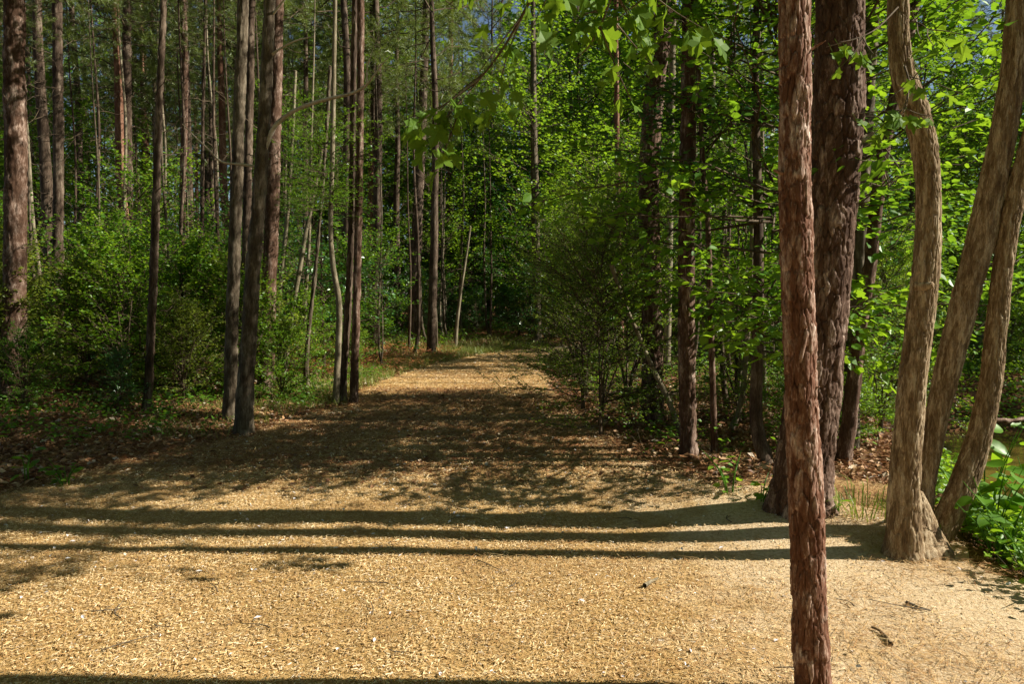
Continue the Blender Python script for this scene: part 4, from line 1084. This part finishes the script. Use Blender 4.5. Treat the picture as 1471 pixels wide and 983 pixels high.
bank_plant(g, 0.24, 4, 12, 0.075, 641, 'small yellowish seedling tucked against the foot of the wide pine', None, OVAL, 'seedling', spread=0.2)
g = on_ground(1205, 742)
bank_plant(g, 0.16, 2, 5, 0.085, 642, 'tiny seedling with a few dark leaves behind the reddish pine', None, OVAL, 'seedling', spread=0.05)
g = on_ground(38, 692)
bank_plant(g, 0.30, 3, 9, 0.14, 643, 'broad-leaved seedling on the shaded forest floor', None, OVAL, 'seedling', spread=0.16)
g = on_ground(95, 700)
bank_plant(g, 0.26, 8, 34, 0.075, 644, 'feathery green weed at the shaded edge of the wood chips', None, OVAL, 'weed_clump', spread=0.22)

def grass_tuft(loc, n, h, spread, seed):
    rg = rng_(seed); az = rg.uniform(0, 6.283, n); r = spread * np.sqrt(rg.random(n)) * 0.5
    p = np.stack([np.cos(az) * r, np.sin(az) * r, np.full(n, -0.01)], -1)
    hh = h * rg.uniform(0.45, 1.1, n)
    d1 = unit(np.stack([np.cos(az) * 0.6, np.sin(az) * 0.6, np.ones(n)], -1) + rg.normal(0, 0.25, (n, 3)))
    d2 = unit(d1 + np.stack([np.cos(az) * 0.6, np.sin(az) * 0.9, -0.8 * np.ones(n)], -1))
    m_ = p + d1 * hh[:, None] * 0.6; e = m_ + d2 * hh[:, None] * 0.45
    s = perp_h(d1) * 0.0035
    V = np.stack([p - s, p + s, m_ + s * 0.8, m_ - s * 0.8, e], 1).reshape(-1, 3)
    b5 = np.arange(n)[:, None] * 5
    return [(V, (b5 + np.array([[0, 1, 2, 3]])), 0, False), (V, (b5 + np.array([[3, 2, 4]])), 0, False)]
g = on_ground(1240, 738)
tg_ = obj('grass_tuft', mesh_of('grass_tuft', grass_tuft(g, 95, 0.36, 0.42, 650), [M['grass']]), None, g)
tag(tg_, 'pale spiky grass tuft between the wide pine and the three-stemmed tree', 'grass tuft')

# ------------------------------------------------------------------ small things lying about
def fallen(name, label, cat, pts, r, mat, twigs=0, seed=0, group=None):
    P0 = on_ground(*pts[0])
    rows = []
    for i, (px, py) in enumerate(pts):
        g = on_ground(px, py); rows.append([g[0] - P0[0], g[1] - P0[1], g[2] - P0[2] + r * 1.2 + 0.012, r * (1 - 0.6 * i / (len(pts) - 1))])
    ts = [tube(rows, 8, 0.02, (0.02, 0.05, r * 0.15, r * 0.08), seed)]
    rg = rng_(seed)
    for k in range(twigs):
        a = np.array(rows[rg.integers(len(rows))][:3]); e = a + rg.normal(0, 1, 3) * [0.25, 0.2, 0.06] + [0, 0, 0.05]
        ts.append(tube([[*a, r * 0.4], [*((a + e) / 2 + rg.normal(0, 0.01, 3)), r * 0.3], [*e, r * 0.12]], 5, 0.03))
    return tag(obj(name, tube_mesh(name, ts, M[mat]), None, P0), label, cat, group)
fallen('fallen_branch', 'thin bare fallen branch lying beside the seedling mound', 'branch', [(1008, 668), (1030, 662), (1062, 668), (1098, 672)], 0.009, 'pale_bark', 4, 1)
fallen('fallen_branch', 'dark curved twig arching through the yellow-green seedling', 'branch', [(1036, 686), (1055, 697), (1078, 706)], 0.007, 'twig', 1, 2)
fallen('root_stub', 'weathered dark root stub poking out of the sandy bank', 'root', [(1279, 934), (1274, 925), (1263, 914), (1252, 909)], 0.012, 'tan_bark', 0, 3)
fallen('bark_piece', 'small curled reddish bark piece lying on the chips', 'bark', [(926, 850), (936, 843), (945, 839)], 0.015, 'pale_bark', 0, 4)
fallen('root', 'thin root crossing the sand beside the root stub', 'root', [(1302, 872), (1320, 880), (1336, 884)], 0.010, 'grey_bark', 1, 5)
for i, pl in enumerate((((480, 512), (430, 520), (395, 523)), ((500, 505), (455, 514), (410, 512)), ((560, 505), (520, 512), (470, 524)))):
    fallen('fallen_branch', 'bleached fallen branch in the rusty brush pile past the grass verge', 'branch', pl, 0.03, 'pale_bark', 6, 10 + i, 'fallen branches in the brush pile')

# ------------------------------------------------------------------ ground cover (uncountable)
def on_path(x, y, grow=0.0):
    return (np.abs(x - path_mid(y)) < path_half(y) * (1 + 0.10 * vnoise(y * 1.7, np.sign(x - path_mid(y)) * 3.1, 0, 21)) + grow) & (x < rim_x(y) - 0.1)

def scatter(seed, n, x0, x1, y0, y1, keep):
    rg = rng_(seed)
    x = rg.uniform(x0, x1, n); y = rg.uniform(y0, y1, n)
    k = keep(x, y, rg)
    return x[k], y[k], rg

def flat_flakes(x, y, rg, size, width, tpl, lift=0.012, tilt=0.3, z_extra=None):
    n = len(x); az = rg.uniform(0, 6.283, n)
    d = np.stack([np.cos(az), np.sin(az), rg.normal(0, tilt * 0.6, n)], -1)
    nr = unit(np.stack([rg.normal(0, tilt, n), rg.normal(0, tilt, n), np.ones(n)], -1))
    z = ground_h(x, y) + 0.018 + np.abs(rg.normal(0, lift, n))
    if z_extra is not None: z = z + z_extra
    return leaves(np.stack([x, y, z], -1), d, nr, size, tpl, width)
CHIP = (np.array([[-0.5, 0, 0], [0.5, 0.06, 0.05], [0.42, 1, 0], [-0.4, 0.93, 0.06]]), np.array([[0, 1, 2, 3]]))
parts = []
for sd, n, y0, y1, sz, lift in ((700, 270000, 2.2, 6.2, (0.008, 0.026), 0.005), (701, 90000, 6.2, 10.0, (0.016, 0.042), 0.007), (702, 70000, 10.0, 24.0, (0.03, 0.06), 0.007)):
    x, y, rg = scatter(sd, n, -5.2, 3.0, y0, y1, lambda x, y, r: on_path(x, y, 0.15 * r.normal(0, 1, len(x))) & (r.random(len(x)) < np.clip(1.25 - sstep(-0.2, 1.9, x) * (y < 5.5) * 1.12, 0, 1)))
    V, F = flat_flakes(x, y, rg, rg.uniform(*sz, len(x)), 0.21, CHIP, lift, 0.34)
    parts.append((V, F, 0, False))
tag(obj('wood_chips', mesh_of('wood_chips', parts, [M['chips']])), 'golden wood chips carpeting the trail', 'wood chips', kind='stuff')

x, y, rg = scatter(710, 260000, -5.5, 3.2, 1.8, 12.0, lambda x, y, r: (x < rim_x(y)) & (r.random(len(x)) < np.clip(0.16 + 0.85 * sstep(-0.4, 1.3, x) + 0.5 * sstep(5.8, 7.0, y) + 0.7 * sstep(-2.2, -3.6, x), 0, 1) * np.where(y > 6, 0.5, 1) * (0.55 - 0.2 * sstep(0.9, 1.8, x) * (y < 4.8) + 0.75 * vnoise(x * 1.6, y * 1.6, 0, 61))))
V, F = flat_flakes(x, y, rg, rg.uniform(0.08, 0.17, len(x)), 0.021, LN, 0.010, 0.12)
tag(obj('pine_straw', mesh_of('pine_straw', [(V, F, 0, False)], [M['needles']])), 'straw-coloured fallen pine needles over the sandy bank and path edges', 'pine straw', kind='stuff')

x, y, rg = scatter(720, 14000, -4.5, 2.8, 2.2, 9.0, lambda x, y, r: on_path(x, y) & (r.random(len(x)) < 0.045 * (1 + vnoise(x, y, 0, 71))))
V, F = flat_flakes(x, y, rg, rg.uniform(0.015, 0.042, len(x)), 0.8, L4, 0.012, 0.5)
tag(obj('pale_flakes', mesh_of('pale_flakes', [(V, F, 0, False)], [M['petal']])), 'whitish flecks of petal and chip scattered over the trail', 'flecks', kind='stuff')

parts = []
for sd, n, x0, x1, y0, y1, sz in ((730, 60000, -9, 5, 5.0, 12.0, (0.04, 0.09)), (731, 50000, -16, 12, 12.0, 26.0, (0.07, 0.13))):
    x, y, rg = scatter(sd, n, x0, x1, y0, y1, lambda x, y, r: (~on_path(x, y, -0.1 + 0.3 * r.random(len(x)))) & (ground_h(x, y) > -0.7) & ~((x > 1.2) & (x < 3.2) & (y < 5.9)) & (r.random(len(x)) < 0.8))
    V, F = flat_flakes(x, y, rg, rg.uniform(*sz, len(x)), 1.0, L4, 0.02, 0.55)
    parts.append((V, F, 0, False))
x, y, rg = scatter(733, 9000, -4.5, 2.2, 6.0, 13.0, lambda x, y, r: on_path(x, y, 0) & (r.random(len(x)) < 0.30 + 0.6 * sstep(0.2, 1.6, x) * (y > 6.2)))  # dead leaves added here to darken the shaded stretch of the path
V, F = flat_flakes(x, y, rg, rg.uniform(0.04, 0.08, len(x)), 1.0, L4, 0.008, 0.5)
parts.append((V, F, 0, False))
tag(obj('leaf_litter', mesh_of('leaf_litter', parts, [M['litter']])), 'brown dead leaves covering the forest floor and darkening the shaded path', 'leaf litter', kind='stuff')

x, y, rg = scatter(740, 9000, -6.5, -1.5, 15.5, 22.5, lambda x, y, r: ~on_path(x, y, 0.1))
x2, y2 = x, y
V, F = flat_flakes(x, y, rg, rg.uniform(0.15, 0.3, len(x)), 0.06, LN, 0.05, 0.5, z_extra=0.12 * np.clip(vnoise(x * 0.9, y * 0.9, 0, 81), 0, 1))
tag(obj('rusty_brush', mesh_of('rusty_brush', [(V, F, 0, False)], [M['redlitter']])), 'rust-red dead needles and brush past the grass verge', 'brush', kind='stuff')

def blades(x, y, rg, h):
    n = len(x); az = rg.uniform(0, 6.283, n)
    d = unit(np.stack([np.cos(az) * 0.45, np.sin(az) * 0.45, np.ones(n)], -1))
    p = np.stack([x, y, ground_h(x, y) + 0.005], -1)
    return leaves(p, d, unit(rg.normal(0, 1, (n, 3))), h, LN, 0.06)
parts = []
x, y, rg = scatter(750, 110000, -5, 4, 10.5, 25, lambda x, y, r: (~on_path(x, y, -0.12 + 0.2 * r.random(len(x)))) & (np.abs(x - path_mid(y)) < path_half(y) + 1.7 + 0.8 * vnoise(y, 0, 0, 91)) & ((x < path_mid(y)) | (y > 19)) & (r.random(len(x)) < 0.75 + 0.5 * vnoise(x * 1.2, y * 1.2, 0, 92)))
parts.append((*blades(x, y, rg, rg.uniform(0.06, 0.20, len(x))), 0, False))
x, y, rg = scatter(751, 26000, -4, 7, 20.0, 26, lambda x, y, r: (~on_path(x, y, 0)) & (r.random(len(x)) < 0.5 + 0.5 * vnoise(x * 1.2, y * 1.2, 0, 93)))
parts.append((*blades(x, y, rg, rg.uniform(0.10, 0.28, len(x))), 0, False))
x, y, rg = scatter(752, 9000, -4.6, -2.6, 8.2, 11.5, lambda x, y, r: (~on_path(x, y, 0.05)) & (r.random(len(x)) < 0.2 + 0.4 * vnoise(x * 1.5, y * 1.5, 0, 94)))
parts.append((*blades(x, y, rg, rg.uniform(0.05, 0.16, len(x))), 0, False))
tag(obj('grass', mesh_of('grass', parts, [M['grass']])), 'short yellow-green grass along the verge of the path', 'grass', kind='stuff')

def cover(seed, n, x0, x1, y0, y1, keep, h, size, per, mat, name, label):
    x, y, rg = scatter(seed, n, x0, x1, y0, y1, keep)
    k = len(x)
    X = np.repeat(x, per) + rg.normal(0, 0.09, k * per); Y = np.repeat(y, per) + rg.normal(0, 0.09, k * per)
    hh = np.repeat(rg.uniform(0.3, 1.0, k) * h, per) * rg.uniform(0.3, 1.0, k * per)
    az = rg.uniform(0, 6.283, k * per)
    d = np.stack([np.cos(az), np.sin(az), rg.normal(0.1, 0.35, k * per)], -1)
    nr = unit(np.array([0, 0, 1.0]) + rg.normal(0, 0.45, (k * per, 3)))
    top = np.stack([X, Y, ground_h(X, Y) + hh], -1)
    V, F = leaves(top, d, nr, size * rg.uniform(0.6, 1.2, k * per), L6, 1.1)
    root = np.stack([np.repeat(x, per), np.repeat(y, per), ground_h(np.repeat(x, per), np.repeat(y, per)) - 0.01], -1)
    root, tp = root[::3], top[::3]
    st = sticks(root, tp, np.full(len(root), 0.002), np.full(len(root), 0.001))
    tag(obj(name, mesh_of(name, [(*st, 0, True), (V, F, 1, False)], [M['twig'], M[mat]])), label, 'ground cover', kind='stuff')
cover(760, 2600, -10, -2.6, 7.6, 16, lambda x, y, r: (~on_path(x, y, 0.25)) & (r.random(len(x)) < 0.45 + 0.6 * vnoise(x * 0.8, y * 0.8, 0, 101)), 0.30, 0.06, 9, 'leaf', 'ground_cover', 'low leafy undergrowth on the forest floor away from the pond')
cover(761, 2200, 1.2, 7, 7.2, 16, lambda x, y, r: (~on_path(x, y, 0.3)) & (ground_h(x, y) > -0.75) & (r.random(len(x)) < 0.35 + 0.6 * vnoise(x * 0.8, y * 0.8, 0, 102) + 0.4 * sstep(9, 12, y)), 0.35, 0.055, 9, 'leaf', 'ground_cover', 'low leafy undergrowth along the pond side of the path')
cover(762, 1500, 2.7, 4.4, 1.5, 7.0, lambda x, y, r: (x > rim_x(y) + 0.02) & (ground_h(x, y) > WATER_Z), 0.32, 0.06, 10, 'leaf_bright', 'ground_cover', 'bright small-leaved weeds covering the pond slope')
cover(763, 2400, -14, 16, 16, 30, lambda x, y, r: (~on_path(x, y, 1.6)) & (ground_h(x, y) > -0.7), 0.5, 0.09, 9, 'leaf', 'ground_cover', 'leafy undergrowth beneath the distant trees')
cover(764, 4800, 4.5, 18, 9.5, 16.8, lambda x, y, r: (x > rim_x(y) - 0.6) & (ground_h(x, y) > WATER_Z - 0.02), 0.45, 0.085, 9, 'leaf_bright', 'ground_cover', 'bright weeds hanging over the far edge of the pond')

rgt = rng_(808)
TW = []
for k in range(4):
    L = 0.10 + 0.05 * k
    ts = [tube([[0, 0, 0.004, 0.0035], [L * 0.4, 0.01 * rgt.normal(), 0.008, 0.003], [L, 0.03 * rgt.normal(), 0.006, 0.0016]], 6, 0.02)]
    ts.append(tube([[L * 0.4, 0, 0.007, 0.002], [L * 0.6, 0.05 * rgt.choice([-1, 1]), 0.014, 0.001]], 5, 0.02))
    TW.append(tube_mesh('fallen_twig', ts, M['twig']))
for i in range(26):
    x = rgt.uniform(-2.6, 2.5); y = rgt.uniform(3.0, 6.2)
    o = obj('fallen_twig', TW[i % 4], None, (x, y, float(ground_h(x, y)) + 0.024), (0, 0, rgt.uniform(0, 6.28)))
    tag(o, 'short dry twig lying on the sunlit chips', 'twig', 'dry twigs on the chips')

M['shade_needles'] = flake_mat('shade_brown_straw', [(0.0, (0.13, 0.045, 0.016)), (0.5, (0.25, 0.098, 0.036)), (1.0, (0.38, 0.19, 0.07))])  # red-brown straw that darkens and warms the shade on the path by colour
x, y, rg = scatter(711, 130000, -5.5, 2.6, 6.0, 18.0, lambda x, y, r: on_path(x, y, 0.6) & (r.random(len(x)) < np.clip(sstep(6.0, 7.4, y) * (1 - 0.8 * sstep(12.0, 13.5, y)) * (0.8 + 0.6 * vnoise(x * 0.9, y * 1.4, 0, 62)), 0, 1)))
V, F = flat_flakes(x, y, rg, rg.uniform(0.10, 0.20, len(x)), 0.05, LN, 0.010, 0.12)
tag(obj('shade_brown_straw', mesh_of('shade_brown_straw', [(V, F, 0, False)], [M['shade_needles']])), 'red-brown pine needles added to deepen the shade over the middle of the path', 'pine straw', kind='stuff')
